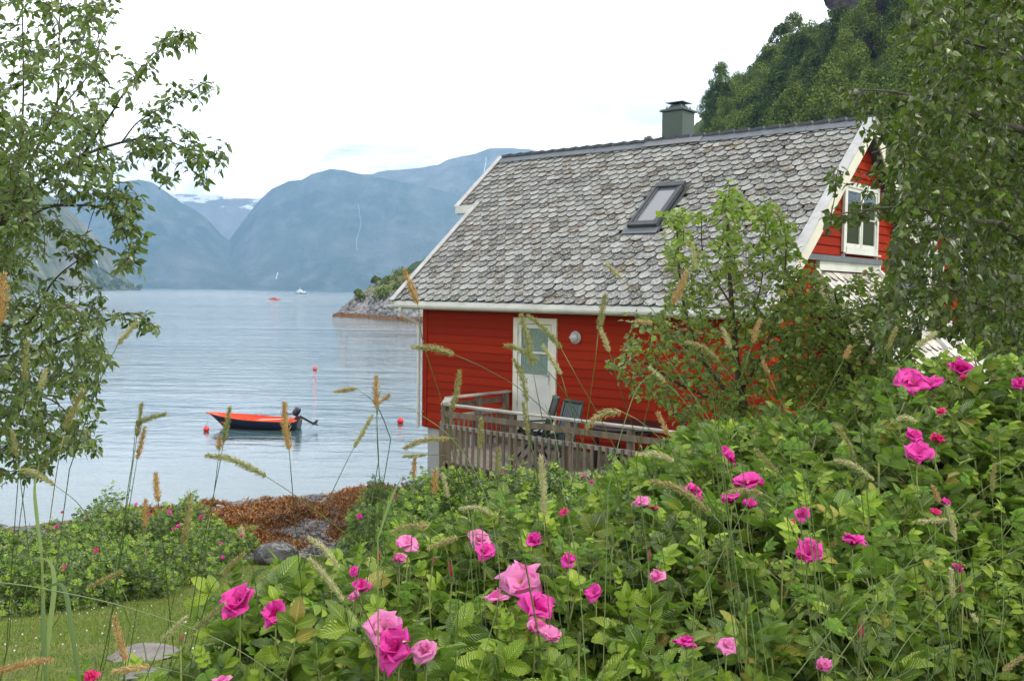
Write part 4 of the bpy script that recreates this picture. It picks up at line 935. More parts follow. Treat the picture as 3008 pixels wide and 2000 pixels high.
# ---- lawn
leafmat('grass_short', (.11, .16, .018), (.20, .25, .03), (.33, .33, .07), (.13, .18, .04), .6, .25, oc=(.30, .25, .09))
N = 330000; px_ = rng.uniform(-11, 4, N); py_ = rng.uniform(2.2, 19.2, N); ok = rng.random(N) < np.interp(py_, [2, 9, 19], [.5, 1, .8]); px_, py_ = px_[ok], py_[ok]
ttv = py_*29/np.interp(px_, *zip(*XW)); ok = (ttv < 18.6+.4*fbm(px_*1.5, py_*1.5, 8))&(px_/py_ < -.02); px_, py_, ttv = px_[ok], py_[ok], ttv[ok]
PVg = np.array([(-.09, 0, 0), (.09, 0, 0), (.05, .6, .03), (-.05, .6, .03), (0, 1, .12)]); 
dv = rng.normal(0, .55, (len(px_), 3)); dv[:, 2] = 1; nv = rng.normal(0, 1, (len(px_), 3)); nv[:, 2] = .1
edgeg = np.where(ttv > 18.1, 2.6, 1.)
gp_ = np.stack([px_, py_, ground(px_, py_)+.05*fbm(px_*.35, py_*.35, 3)-.01], 1)
sc = rng.uniform(.03, .06, len(px_))*edgeg
V, F, _ = scatter(PVg, np.array([(0, 1, 2, 3)]), gp_, frames(dv, nv), sc)
k = np.arange(len(px_))*5; F2 = np.stack([k+3, k+2, k+4], 1)
tag(mk('lawn_grass', V, [F, F2], 'grass_short'), 'short mown grass of the lawn sloping to the shore', 'grass', None, 'stuff')
simple('clover_white', (.78, .76, .66), .8, .1, 5)
Vs, Fs, n = [], [], 0; bm = bmesh.new(); bmesh.ops.create_icosphere(bm, subdivisions=1, radius=1.); SV = np.array([v_.co[:] for v_ in bm.verts]); SF = np.array([[v_.index for v_ in f.verts] for f in bm.faces]); bm.free()
N = 800; px_ = rng.uniform(-10, -1, N); py_ = rng.uniform(7, 18.2, N); ok = (fbm(px_*.5, py_*.5, 33)+rng.normal(0, .25, N) > .05)&(px_/py_ < -.1); px_, py_ = px_[ok], py_[ok]
V, F, _ = scatter(SV, SF, np.stack([px_, py_, ground(px_, py_)+.06], 1), np.tile(np.eye(3), (len(px_), 1, 1)), rng.uniform(.006, .010, len(px_)))
tag(mk('clover_flowers', V, F, 'clover_white'), 'white clover heads dotted over the lawn', 'clover', None, 'stuff')
# ================================================================ TREES
simple('bark_grey', (.16, .14, .12), .85, .3, 20, .5, 60); simple('bark_brown', (.075, .05, .035), .8, .3, 20, .4, 60); simple('twig_brown', (.09, .06, .03), .8, .3, 20)
leafmat('leaf_willow', (.035, .066, .009), (.075, .12, .014), (.14, .19, .026), (.19, .23, .10), .36, .25, spec=.6, oc=(.14, .22, .05))
leafmat('leaf_birch', (.026, .040, .005), (.070, .095, .009), (.14, .17, .018), (.12, .165, .04), .38, .25, spec=.6, oc=(.16, .26, .04))
leafmat('leaf_shrub', (.075, .12, .014), (.145, .20, .024), (.26, .31, .05), (.24, .27, .10), .4, .3, spec=.5, oc=(.34, .20, .04))
leafmat('leaf_young', (.16, .24, .04), (.22, .31, .05), (.30, .36, .07), (.24, .3, .12), .4, .35)
leafmat('leaf_hill', (.085, .125, .014), (.145, .19, .024), (.21, .25, .04), (.09, .13, .03), .6, .2, spec=.2)
leafmat('leaf_hill_dark', (.035, .06, .010), (.065, .10, .015), (.10, .14, .022), (.04, .07, .015), .6, .15, spec=.2)
leafmat('leaf_hill_light', (.11, .16, .02), (.17, .22, .03), (.25, .29, .05), (.12, .16, .04), .6, .2, spec=.2)
def rand_targets(poly, n, y0, y1, dens=None):
    poly = np.array(poly, float); lo, hi = poly.min(0), poly.max(0); T = []
    while len(T) < n:
        x = rng.uniform(lo[0], hi[0], 400); y = rng.uniform(lo[1], hi[1], 400); ok = inpoly(x, y, poly)
        if dens is not None: ok &= rng.random(400) < dens(x, y)
        for a, b in zip(x[ok], y[ok]): T.append(at(a, b, rng.uniform(y0, y1)))
    return T[:n]
def limb(pts, r0, r1, n=24):
    p = spline([at(*q) for q in pts], n); return (p, np.linspace(r0, r1, n))
def base_of(p): return np.array([p[0], p[1], float(ground(p[0], p[1]))-.05])
def tree(name, label, cat, base, limbs, targets, lmat, proto, size, per_m, bark='bark_grey', last=.45, r0=.0035, group=None, extra=None, **kw):
    t = thing(name, label, cat, base, group=group)
    br = grow(limbs, targets, r0=r0, **{k: kw.pop(k) for k in ('sag', 'up_', 'wander') if k in kw})
    tubes(limbs[:1], 'trunk', bark, t, 10); 
    if len(limbs) > 1: tubes(limbs[1:], 'limbs', bark, t, 7)
    V, F = leaf_on(br+(extra or []), proto, size, per_m, last, **kw)
    cr = mk('crown', V, F, lmat, t)
    tubes(br+(extra or []), 'twigs', 'twig_brown', cr, 4)
    return t, cr, br
# ---- left tree (bird cherry leaning in from the left edge)
by = 6.2
b0 = at(-330, 1500, by); bs = base_of(b0)
L0 = [(bs, )]
def mlimb(pts, r0, r1, n=24): p = spline(pts, n); return (p, np.linspace(r0, r1, n))
A = lambda x, y, d=by: at(x, y, d)
scl = lambda L: [L[0]]+[(p, r*.62) for p, r in L[1:]]
SPM = 2.3
limbsL = [mlimb([bs, A(-260, 1200), A(-140, 900), A(0, 640), A(60, 560)], .075, .035, 40),
    mlimb([A(0, 640), A(110, 545), A(240, 460), A(357, 419), A(460, 405), A(540, 432)], .024, .006),
    mlimb([A(240, 460), A(330, 330, 6), A(376, 255, 5.9), A(455, 165, 5.8), A(545, 85, 5.8)], .012, .004),
    mlimb([A(357, 419), A(408, 357, 6.3), A(497, 306, 6.3), A(600, 245, 6.3)], .010, .004),
    mlimb([A(0, 640), A(45, 560), A(67, 330), A(67, 100), A(60, -120)], .016, .005),
    mlimb([A(0, 640), A(150, 350, 6.5), A(172, 240, 6.5), A(175, 60, 6.5), A(190, -80, 6.5)], .016, .005),
    mlimb([A(150, 350, 6.5), A(260, 220, 6.6), A(300, 110, 6.6), A(350, 25, 6.6)], .010, .004),
    mlimb([A(-140, 900), A(30, 690, 5.8), A(130, 612, 5.7), A(230, 604, 5.7), A(280, 606, 5.7), A(345, 640, 5.7), A(385, 740, 5.7)], .022, .004),
    mlimb([A(-140, 900), A(60, 960, 5.9), A(152, 832, 5.9), A(215, 775, 5.9), A(292, 728, 5.9)], .016, .003),
    mlimb([A(-200, 1050), A(60, 1040, 6.2), A(240, 975, 6.2), A(380, 920, 6.2), A(462, 962, 6.2)], .018, .004),
    mlimb([A(-230, 1150), A(0, 1150, 6.6), A(160, 1180, 6.5), A(270, 1320, 6.4)], .016, .004),
    mlimb([A(280, 606, 5.7), A(262, 660, 5.7), A(250, 710, 5.7)], .004, .002, 8), mlimb([A(95, 590, 5.8), A(125, 650, 5.8), A(132, 740, 5.8)], .006, .003, 8)]
tg = rand_targets([(-300, -150), (120, -150), (290, -60), (362, 10), (352, 90), (318, 150), (290, 260), (340, 290), (300, 420), (372, 470), (330, 520), (210, 520), (150, 640), (120, 760), (130, 860), (240, 900), (320, 940), (320, 1060), (300, 1160), (275, 1250), (250, 1330), (180, 1340), (120, 1400), (0, 1410), (-300, 1450)], 2300, 5.0, 7.4,
                  lambda x, y: np.where((y < 330), .33, 1.)*np.where((y > 560)&(y < 830)&(x > 90), .5, 1.))
def spray(pts, n, dpx=26, Y=5.9):
    p = spline(pts, 30); out = []
    for k in range(int(n*SPM)):
        q = p[rng.integers(0, 30)]; out.append(at(q[0]+rng.normal(0, dpx), q[1]+rng.normal(0, dpx), Y+rng.normal(0, .12)))
    return out
tg += spray([(376, 255), (455, 165), (520, 110), (565, 105)], 20, 20, 5.8)+spray([(430, 340), (497, 300), (560, 262), (612, 250)], 20, 22, 6.3)
tg += spray([(400, 420), (480, 420), (560, 440), (635, 458)], 34, 26, 6.1)+spray([(540, 380), (560, 440), (590, 525)], 12, 14, 6.1)+spray([(440, 430), (455, 490), (492, 535)], 8, 10, 6.1)
tg += spray([(345, 560), (370, 620), (385, 700), (385, 770)], 42, 24, 5.7)+spray([(180, 570), (260, 560), (340, 600)], 26, 26, 5.7)+spray([(250, 705), (240, 712)], 4, 12, 5.7)
tg += spray([(200, 800), (250, 750), (290, 735)], 12, 14, 5.9)+spray([(160, 650), (190, 690), (200, 730)], 9, 16, 5.8)
tg += spray([(150, 890), (260, 850), (290, 930)], 16, 22, 6.0)+spray([(320, 930), (400, 935), (462, 965)], 12, 14, 6.2)+spray([(270, 1240), (278, 1340)], 8, 12, 6.3)+spray([(20, 620), (90, 700), (60, 800)], 20, 45, 6)
tree('bird_cherry_tree', 'leafy tree leaning in from the left edge with twigs hanging over the fjord', 'tree', bs, scl(limbsL), tg, 'leaf_willow', SL, (.036, .066), 58, 'bark_brown', .34, .0028, up_=.2, sag=.10, droop=.38)
# ---- right birch, hanging twigs
b0 = at(3300, 1300, 6.2); bs = base_of(b0)
SPM = 1.
limbsR = [mlimb([bs, at(3290, 1100, 6.2), at(3270, 600, 6.2), at(3240, 0, 6.2), at(3220, -350, 6.2)], .13, .07, 40),
    mlimb([at(3275, 760, 6.2), at(3050, 420, 6.), at(2912, 364, 5.9), at(2810, 308, 5.8), at(2740, 298, 5.8), at(2620, 270, 5.7), at(2500, 262, 5.6)], .030, .003),
    mlimb([at(3280, 860, 6.2), at(3008, 705, 5.8), at(2940, 660, 5.7), at(2830, 657-10, 5.6), at(2735, 618, 5.5), at(2612, 610, 5.5), at(2440, 632, 5.4)], .030, .003),
    mlimb([at(3290, 960, 6.2), at(3050, 940, 5.8), at(2900, 900, 5.8), at(2780, 845, 5.8), at(2650, 830, 5.8)], .024, .003),
    mlimb([at(3245, 100, 6.2), at(3000, 80, 6.6), at(2830, 20, 6.6), at(2680, 30, 6.6)], .026, .003),
    mlimb([at(3260, 300, 6.2), at(3050, 200, 5.6), at(2860, 130, 5.4), at(2720, 110, 5.3)], .02, .003),
    mlimb([at(3270, 560, 6.2), at(3050, 520, 6.8), at(2850, 480, 6.9), at(2650, 430, 6.9), at(2560, 450, 6.9)], .026, .003)]
tg = rand_targets([(2670, -120), (3350, -120), (3350, 1080), (3008, 1070), (2850, 1010), (2760, 960), (2560, 1060), (2570, 900), (2610, 780), (2610, 640), (2590, 540), (2630, 420), (2640, 330), (2680, 270), (2700, 200), (2660, 110)], 3300, 4.7, 7.6,
                  lambda x, y: np.where(y > 880, .75, np.where(y > 600, .75, 1.))*np.where(x > 3010, .5, 1.))
tg += spray([(2700, 290), (2600, 275), (2510, 262), (2470, 255)], 22, 16, 5.7)+spray([(2650, 620), (2560, 615), (2490, 630), (2425, 640)], 26, 16, 5.5)
tg += spray([(2640, 470), (2570, 480), (2560, 560), (2530, 620)], 22, 22, 5.6)+spray([(2560, 330), (2600, 380), (2560, 440)], 18, 22, 5.7)+spray([(2660, 60), (2650, 110)], 8, 16, 6)+spray([(2470, 480), (2440, 520)], 8, 12, 5.5)
tree('birch_tree', 'big dark green birch hanging over the right gable from the right edge', 'tree', bs, limbsR, tg, 'leaf_birch', BL, (.032, .054), 58, 'bark_grey', .38, .0026, up_=-.1, sag=.30, droop=.75)
# ---- young alder in front of the house, and the shrub to its right
b0 = at(2160, 1300, 7.); bs = base_of(b0); Ym = 7.
limbsM = [mlimb([bs, at(2185, 1270, Ym), at(2170, 1120, Ym), at(2150, 900, Ym), at(2138, 700, Ym), at(2142, 560, Ym)], .035, .006, 40),
    mlimb([at(2180, 1200, Ym), at(2080, 1080, 7.1), at(2010, 900, 7.1), at(1990, 700, 7.1), at(2000, 640, 7.1)], .016, .004),
    mlimb([at(2178, 1150, Ym), at(2260, 1000, 6.8), at(2300, 850, 6.8), at(2310, 720, 6.8)], .014, .004),
    mlimb([at(2180, 1210, Ym), at(2000, 1130, 7.2), at(1880, 1060, 7.2), at(1790, 1090, 7.2)], .014, .004),
    mlimb([at(2080, 1080, 7.1), at(1960, 980, 7.2), at(1860, 960, 7.2)], .010, .003),
    mlimb([at(2150, 900, Ym), at(2070, 760, 7), at(2060, 640, 7)], .008, .003), mlimb([at(2160, 980, Ym), at(2230, 860, 7), at(2250, 660, 7)], .008, .003)]
tg = rand_targets([(2142, 530), (2200, 590), (2290, 640), (2350, 720), (2380, 850), (2350, 1020), (2330, 1180), (2250, 1260), (2120, 1290), (2000, 1270), (1960, 1200), (1880, 1170), (1790, 1120), (1775, 1060), (1830, 1040), (1850, 980), (1840, 950), (1930, 930), (1965, 850), (1950, 740), (1960, 630), (2000, 610), (2080, 640)], 1050, 6.3, 7.8,
                  lambda x, y: np.where(y < 760, .42, np.where(y < 960, .8, 1.))*np.where(x < 1930, .8, 1.))
tg += spray([(2142, 545), (2140, 640)], 9, 10, 7)+spray([(1975, 600), (1990, 700)], 9, 14, 7.1)+spray([(2240, 620), (2300, 690)], 10, 18, 7)+spray([(1850, 945), (1930, 940)], 8, 14, 7.1)
t_, cr, br = tree('alder_tree', 'young light green tree standing in front of the roof and deck', 'tree', bs, limbsM, tg, 'leaf_shrub', AL, (.030, .054), 52, 'bark_brown', .28, .0026, up_=.6, sag=0, droop=.05)
tops = [b for b in br if (lambda q: q[2])(b[0][-1]) > at(2140, 760, 7)[2]]
V, F = leaf_on(tops, AL, (.035, .065), 40, .14, droop=0., up_=.6); mk('young_leaves', V, F, 'leaf_young', cr)
b0 = at(2500, 1200, 6.8); bs = base_of(b0); Ym = 6.8
limbsS = [mlimb([bs, at(2500, 1150, Ym), at(2480, 1000, Ym), at(2450, 850, Ym)], .028, .005, 30), mlimb([at(2495, 1100, Ym), at(2400, 960, 6.9), at(2350, 830, 6.9)], .014, .004), mlimb([at(2495, 1120, Ym), at(2580, 980, 6.7), at(2620, 850, 6.7), at(2680, 900, 6.7)], .014, .004),
    mlimb([at(2495, 1160, Ym), at(2380, 1100, 7), at(2300, 1050, 7)], .012, .004)]
tg = rand_targets([(2290, 830), (2330, 790), (2400, 800), (2450, 850), (2500, 830), (2530, 800), (2600, 840), (2650, 880), (2660, 960), (2700, 1000), (2690, 1080), (2560, 1180), (2300, 1200), (2280, 1000)], 1000, 6.2, 7.6, lambda x, y: np.where(y < 900, .5, 1.))
tg += spray([(2540, 800), (2620, 860), (2650, 880)], 10, 14, 6.7)+spray([(2310, 770), (2400, 790)], 7, 14, 6.9)
tree('alder_shrub', 'rounded shrub in front of the porch between the young tree and the birch', 'shrub', bs, limbsS, tg, 'leaf_shrub', AL, (.032, .056), 52, 'bark_brown', .26, .0026, up_=.5, sag=0, droop=.05)
# ---- trees on the hillside
def hill_proto(seed, h, wd, mat, kind):
    rs = np.random.default_rng(seed); t = None
    P_, N_ = [], []
    nb = 46 if kind != 'slim' else 30
    for i in range(nb):          # boughs as clusters of small leaf sprays
        z = rs.uniform(.16, 1.)**.85*h; rmax = wd*.5*(math.sin(math.pi*min(1, (z/h)**.75*.93+.05)))**.7
        a = rs.uniform(0, 6.28); r = rmax*rs.uniform(.25, 1.)**.6; c = np.array([r*math.cos(a), r*math.sin(a), z]); s_ = wd*rs.uniform(.10, .2)
        k = int(115*(s_/(wd*.15))**1.5); q = rs.normal(0, 1, (k, 3)); q /= np.linalg.norm(q, axis=1, keepdims=True)+1e-9; q *= rs.uniform(.45, 1, (k, 1))
        q *= np.array([s_, s_, s_*(1.0 if kind == 'weep' else .85)]); P_.append(c+q); N_.append(q+np.array([0, 0, .6*s_]))
    P_ = np.vstack(P_); N_ = np.vstack(N_)+rs.normal(0, .1, P_.shape); d = rs.normal(0, 1, P_.shape); d[:, 2] -= .5 if kind == 'weep' else 0
    PVh = np.array([(0, -.5, 0), (.34, 0, .08), (0, .55, -.06), (-.34, 0, .08)]); 
    V, F, _ = scatter(PVh, np.array([(0, 1, 2, 3)]), P_, frames(d, N_), rs.uniform(.20, .42, len(P_)))
    return V, F
protos = []
for i, (h, wd, mat, kind) in enumerate([(9., 7., 'leaf_hill', 'weep'), (10.5, 7.6, 'leaf_hill_light', 'weep'), (8., 7., 'leaf_hill_dark', 'round'), (11., 6.6, 'leaf_hill', 'weep'), (7., 5.6, 'leaf_hill_light', 'round'), (12., 6., 'leaf_hill_dark', 'weep')]):
    V, F = hill_proto(200+i, h, wd, mat, kind)
    t = bpy.data.objects.new('hillside_tree', None); o = mk('crown', V, F, mat, None, local=True)
    b = MB(); b.tube(spline([(0, 0, -.6), (.1, 0, h*.3), (-.1, .1, h*.65), (0, 0, h*.95)], 10), np.linspace(.16, .03, 10), 6)
    for q in range(7):
        a = q*2.4; z = h*(.3+.07*q); b.tube(spline([(0, 0, z), (math.cos(a)*wd*.2, math.sin(a)*wd*.2, z+.5), (math.cos(a)*wd*.36, math.sin(a)*wd*.36, z+.7)], 5), np.linspace(.05, .015, 5), 4)
    o2 = b.build('trunk', 'bark_grey', None, local=True); protos.append((t, o.data, o2.data, ['mid green', 'pale green', 'dark rounded', 'tall green', 'small pale', 'tall dark'][i]))
    for q in (o, o2, t): bpy.data.objects.remove(q)
def hilltree(k, px, t, sc, label, group='birches growing on the hillside'):
    p = hillpt(px, t); r = thing('hillside_tree', label, 'tree', p-(0, 0, .4), rng.uniform(0, 6.28), group); r.scale = (sc,)*3
    for nm, d in (('crown', protos[k][1]), ('trunk', protos[k][2])):
        o = bpy.data.objects.new(nm, d); COL.objects.link(o); o.parent = r
    return r
sky = [(1905, .0, 4, .55, 'lone tree top peeping over the ridge left of the chimney'), (2082, .03, 0, .62, 'weeping tree standing just behind the right side of the chimney'), (2118, .0, 3, .85, 'tall feathery birch on the skyline just right of the chimney'), (2160, .03, 1, .7, 'pale birch on the skyline, second right of the chimney'), (2205, .0, 0, .78, 'birch on the skyline where the wood dips before the dark trees'), (2250, .03, 2, .95, 'dark tree at the left shoulder of the high wood'), (2290, .02, 5, .85, 'dark tall tree climbing the skyline shoulder'), (2322, .0, 3, .95, 'tallest feathery birch on the skyline shoulder'), (2372, .0, 0, .8, 'birch on the skyline right of the tallest one'), (2410, .02, 2, .8, 'dark rounded tree on the steep skyline'), (2450, .0, 3, .72, 'slender birch on the steep skyline below the crag'), (2495, .0, 0, .5, 'small birch clinging to the skyline just below the crag'), (2520, .03, 4, .42, 'bushy sapling beside the top crag')]
for px_i, t_i, k, s_, lb in sky: hilltree(k, px_i, t_i, s_*1.15, lb)
occ = []
rowsb = ['under the skyline', 'in the upper wood', 'halfway up the wood', 'low in the wood', 'just over the roof']
cnt = 0
for tries in range(4000):
    if cnt >= 135: break
    px_i = rng.uniform(2095, 2950); t_i = rng.uniform(.05, .72)
    p = hillpt(px_i, t_i); s = proj_ = None
    if any(abs(p[0]-q[0])+abs(p[1]-q[1]) < 3.6 for q in occ): continue
    d_ = p-EYE; w_ = d_@fw; sx, sy = CX+FPX*(d_@rt)/w_, CY-FPX*(d_@up)/w_
    if sy > 480 or sy < -120 or sx > 2990: continue
    if any(abs(sx-a)+abs(sy-50-b) < 70 for a, b in ((2590, 60), (2610, 140), (2562, 225), (2450, 285), (2640, 10))): continue
    occ.append(p); k = int(rng.choice([0, 1, 2, 3, 4, 5], p=[.24, .2, .2, .14, .12, .1]))
    band = rowsb[min(4, int(t_i/.145))]; side = 'right of the chimney' if sx < 2130 else 'above mid ridge' if sx < 2330 else 'above the right ridge end' if sx < 2560 else 'behind the birch'
    hilltree(k, px_i, t_i, rng.uniform(.62, .95), f'{protos[k][3]} tree {band}, {side}'); cnt += 1
byl = {}
for o in bpy.data.objects:
    if o.name.startswith('hillside_tree') and o.type == 'EMPTY': byl.setdefault(o['label'], []).append(o)
for lb, os_ in byl.items():
    if len(os_) > 1:
        os_.sort(key=lambda o: o.location.x/o.location.y)
        for o, q in zip(os_, ['leftmost', 'second from left', 'third from left', 'fourth from left', 'fifth from left', 'sixth from left', 'seventh from left']): o['label'] = q+' '+lb
# crags
m, g = newmat('crag'); v = g.n('NewGeometry').outputs['Position']
c = g.ramp(g.noise(g.mapping(v, scale=(1, 1, 1.8), rot=(0, .6, 0)), .8, 8, .7), [(.35, (.03, .028, .03)), (.5, (.085, .07, .07)), (.7, (.17, .13, .12))]); P(g, base=c, rough=.9, spec=.2, normal=bump(g, g.noise(v, 2.5, 8, .75), .9, .5))
for px_i, t_i, r, lb, sd_ in ((2590, .015, 9.5, 'dark crag breaking the skyline at the top of the hill', 1), (2630, .06, 8.5, 'dark rock face below the top crag', 4), (2560, .17, 3.6, 'rounded brown rock outcrop in the middle of the wood', 2), (2450, .15, 2.8, 'low reddish rock outcrop left of the rounded one', 3), (2720, .10, 5., 'dark rock wall high up behind the birch', 5)):
    p = hillpt(px_i, t_i); p = p+(EYE-p)*.05; V, F = rock_np(r, 300+sd_, .8, 4); tag(mk('rock_outcrop', V+p+np.array([0, 0, .2*r]), F, 'crag'), lb, 'rock', 'crags on the wooded hill')
# bushes on the rocky headland
def blob_bush(name, label, cat, c, r, mat, n=1400, size=(.25, .5), group=None, seed=0, squash=.9):
    rs = np.random.default_rng(seed); t = thing(name, label, cat, (c[0], c[1], c[2]-r*.5), group=group)
    Pq = []
    for i in range(14):
        q = rs.normal(0, 1, 3); q /= np.linalg.norm(q); q[2] = abs(q[2])*squash; cc = c+q*r*.6*rs.uniform(.4, 1); k = n//14; u = rs.normal(0, 1, (k, 3)); u /= np.linalg.norm(u, axis=1, keepdims=True); Pq.append(cc+u*r*.36*rs.uniform(.4, 1, (k, 1)))
    Pq = np.vstack(Pq); V, F, _ = scatter(np.array([(0, -.5, 0), (.34, 0, .08), (0, .55, -.06), (-.34, 0, .08)]), np.array([(0, 1, 2, 3)]), Pq, frames(rs.normal(0, 1, Pq.shape), Pq-c+np.array([0, 0, r*.5])), rs.uniform(size[0], size[1], len(Pq)))
    mk('foliage', V, F, mat, t); b = MB(); b.tube([c-(0, 0, r*.9), c+(0, 0, r*.3)], .08*r, 5); b.build('stem', 'bark_brown', t, local=False) if False else mk('stem', np.vstack(b.V), [np.array(f) for f in b.F.values()], 'bark_brown', t)
for i, (a, c, Y_, r, mt, lb) in enumerate([(1058, 872, 222, 1.9, 'leaf_hill_light', 'small pale bush lowest on the headland rock'), (1052, 862, 226, 1.5, 'leaf_hill', 'upper of the two small bushes at the left of the headland'), (1104, 826, 238, 1.7, 'leaf_hill', 'slim little tree on top of the headland'), (1130, 868, 212, 3.6, 'leaf_hill_light', 'large green bush on the face of the headland'), (1150, 835, 225, 3.4, 'leaf_hill_light', 'bush crowning the headland above the large one'), (1185, 815, 228, 3.6, 'leaf_hill', 'bush on the headland nearest the roof edge'), (1170, 858, 214, 3., 'leaf_hill', 'bush right of the large one on the headland'), (1225, 835, 215, 3.6, 'leaf_hill_light', 'headland bush partly behind the roof edge')]):
    blob_bush('bush', lb, 'bush', at(a, c, Y_), r, mt, group='bushes on the rocky headland', seed=i, n=1500, size=(.3, .6))
for i in range(26):
    a = rng.uniform(250, 412); c = 846-abs(rng.normal(0, 1))*9*(412-a)/60-3; Y_ = np.interp(a, [250, 412], [1150, 1380])
    r = rng.uniform(3.5, 6.5); blob_bush('shore_tree', 'one of the small trees fringing the far left headland', 'tree', at(a, c, Y_), r, 'leaf_hill', n=220, size=(1.6, 2.8), group='trees fringing the far left headland', seed=50+i)
# ================================================================ ROSES
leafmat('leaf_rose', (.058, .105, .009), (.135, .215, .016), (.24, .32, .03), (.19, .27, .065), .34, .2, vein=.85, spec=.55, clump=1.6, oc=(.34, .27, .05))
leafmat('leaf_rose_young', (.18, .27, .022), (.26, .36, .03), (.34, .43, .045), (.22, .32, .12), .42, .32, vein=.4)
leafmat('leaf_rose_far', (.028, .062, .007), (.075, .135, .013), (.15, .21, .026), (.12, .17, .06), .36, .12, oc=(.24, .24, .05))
leafmat('petal_pink', (.50, .006, .16), (.62, .012, .26), (.72, .035, .36), (.72, .06, .36), .45, .25, tcol=(1.1, 1., 1.1), spec=.18, crinkle=.5)
leafmat('petal_pale', (.66, .07, .30), (.74, .16, .43), (.80, .24, .52), (.80, .26, .52), .45, .3, tcol=(1.1, 1., 1.1), spec=.18, crinkle=.5)
leafmat('petal_red', (.55, .008, .06), (.66, .012, .12), (.7, .03, .18), (.7, .05, .2), .5, .3, tcol=(1.1, 1., 1.1), spec=.3)
simple('rose_stem', (.24, .27, .08), .6, .25, 12); simple('rose_cane', (.10, .075, .035), .7, .3, 12); simple('stamen', (.62, .42, .08), .7, .15, 20); simple('bud_green', (.13, .17, .05), .5, .2, 15)
def leaflet(rs):
    rows = 13; t = np.linspace(0, 1, rows); w_ = .31*np.sin(math.pi*np.clip(t, .0, 1)**.85)**.62*(1+.085*np.where(np.arange(rows) % 2, 1, -1)); w_[0] = .02; w_[-1] = .012
    return leaf_grid(rows, w_, rs.uniform(.15, .5), rs.uniform(.12, .38), rs.uniform(-.15, .25), rs.uniform(0, .12))
def compound(seed, npair=3):
    """pinnate rose leaf, length 1"""
    rs = np.random.default_rng(seed); Vs, Fs, Us, n = [], [], [], 0
    droop = rs.uniform(.1, .3); ra = lambda t: np.array([.04*math.sin(t*3+seed), t, -droop*t*t])
    items = [(ra(.66), 0., .42)]
    for i in range(npair):
        q = .62-.20*i
        for s_ in (-1, 1): items.append((ra(q+rs.uniform(-.015, .015)), s_*R_(rs.uniform(52, 72)+i*6), .40-.045*i))
    for p, a, L_ in items:
        V, F, U = leaflet(rs); V = V*L_
        tl = rs.uniform(-.15, .35)*(0 if a == 0 else np.sign(a)); pt = rs.uniform(-.3, .15)
        Ry = np.array([[math.cos(tl), 0, math.sin(tl)], [0, 1, 0], [-math.sin(tl), 0, math.cos(tl)]]); Rx = np.array([[1, 0, 0], [0, math.cos(pt), -math.sin(pt)], [0, math.sin(pt), math.cos(pt)]])
        Rz = np.array([[math.cos(-a), -math.sin(-a), 0], [math.sin(-a), math.cos(-a), 0], [0, 0, 1]])
        Vs.append(V@(Rz@Rx@Ry).T+p); Fs.append(F+n); Us.append(U[F].reshape(-1, 2)); n += len(V)
    nl = sum(len(f) for f in Fs)
    P_ = np.array([ra(t) for t in np.linspace(0, .7, 5)]); V, F = tube_np(P_, .011, 4); Vs.append(V); Fs.append(F+n); Us.append(np.zeros((F.size, 2))+.5)
    return np.vstack(Vs), np.vstack(Fs), np.vstack(Us), np.array([0]*nl+[1]*len(F))
COMP = [compound(s, 3 if s % 3 else 2) for s in range(6)]
# canopy of the hedge in front of the camera, given by bearing a = X/Y
CP = [(0, 1985, 2.2), (300, 1975, 2.2), (470, 1900, 2.3), (560, 1830, 2.4), (640, 1760, 2.6), (760, 1680, 2.8), (900, 1625, 3.0), (1000, 1600, 3.1), (1100, 1575, 3.2), (1300, 1520, 3.5), (1500, 1470, 3.8), (1700, 1420, 4.1), (1850, 1350, 4.4), (1950, 1270, 4.7), (2080, 1210, 4.9), (2200, 1180, 5.), (2350, 1155, 5.), (2500, 1130, 5.), (2600, 1085, 4.9), (2700, 1060, 4.8), (2850, 1050, 4.6), (3008, 1040, 4.4), (3300, 1030, 4.2)]
ca = np.array([(q[0]-1504)/FPX for q in CP]); cyb = np.array([q[2] for q in CP]); czb = np.array([at(*q)[2] for q in CP])
zf = np.interp(ca, [(0-1504)/FPX, (1300-1504)/FPX, (2300-1504)/FPX, (2620-1504)/FPX, (2750-1504)/FPX, .7], [-.98, -.88, -.86, -.98, -1.25, -1.35])+CAMZ
yf = np.interp(ca, [-.6, (2300-1504)/FPX, (2620-1504)/FPX, (2750-1504)/FPX, .7], [1.55, 1.55, 1.9, 2.5, 2.5])
def canopy(X, Y):
    a = X/Y; Yb = np.interp(a, ca, cyb); Zb = np.interp(a, ca, czb); Zf = np.interp(a, ca, zf); Yf = np.interp(a, ca, yf)
    s = np.clip((Y-Yf)/(Yb-Yf), -.3, 1.); k = np.interp(a, [.30, .42], [1., .62]); s = np.sign(s)*np.abs(s)**k
    return Zf+(Zb-Zf)*s+.085*fbm(X*1.6+3, Y*1.6, 91, 3)*1.3
def on_canopy(px, py, lift=.03):
    d = ray(px, py); t = 1.4
    while t < 7:
        p = EYE+d*t
        if p[2] < canopy(p[0], p[1])+lift and p[1]/1. <= np.interp(p[0]/p[1], ca, cyb)+.35: return p
        t += .01
    d = ray(px, py); Yb = np.interp(d[0]/d[1], ca, cyb); return EYE+d*(Yb/d[1])
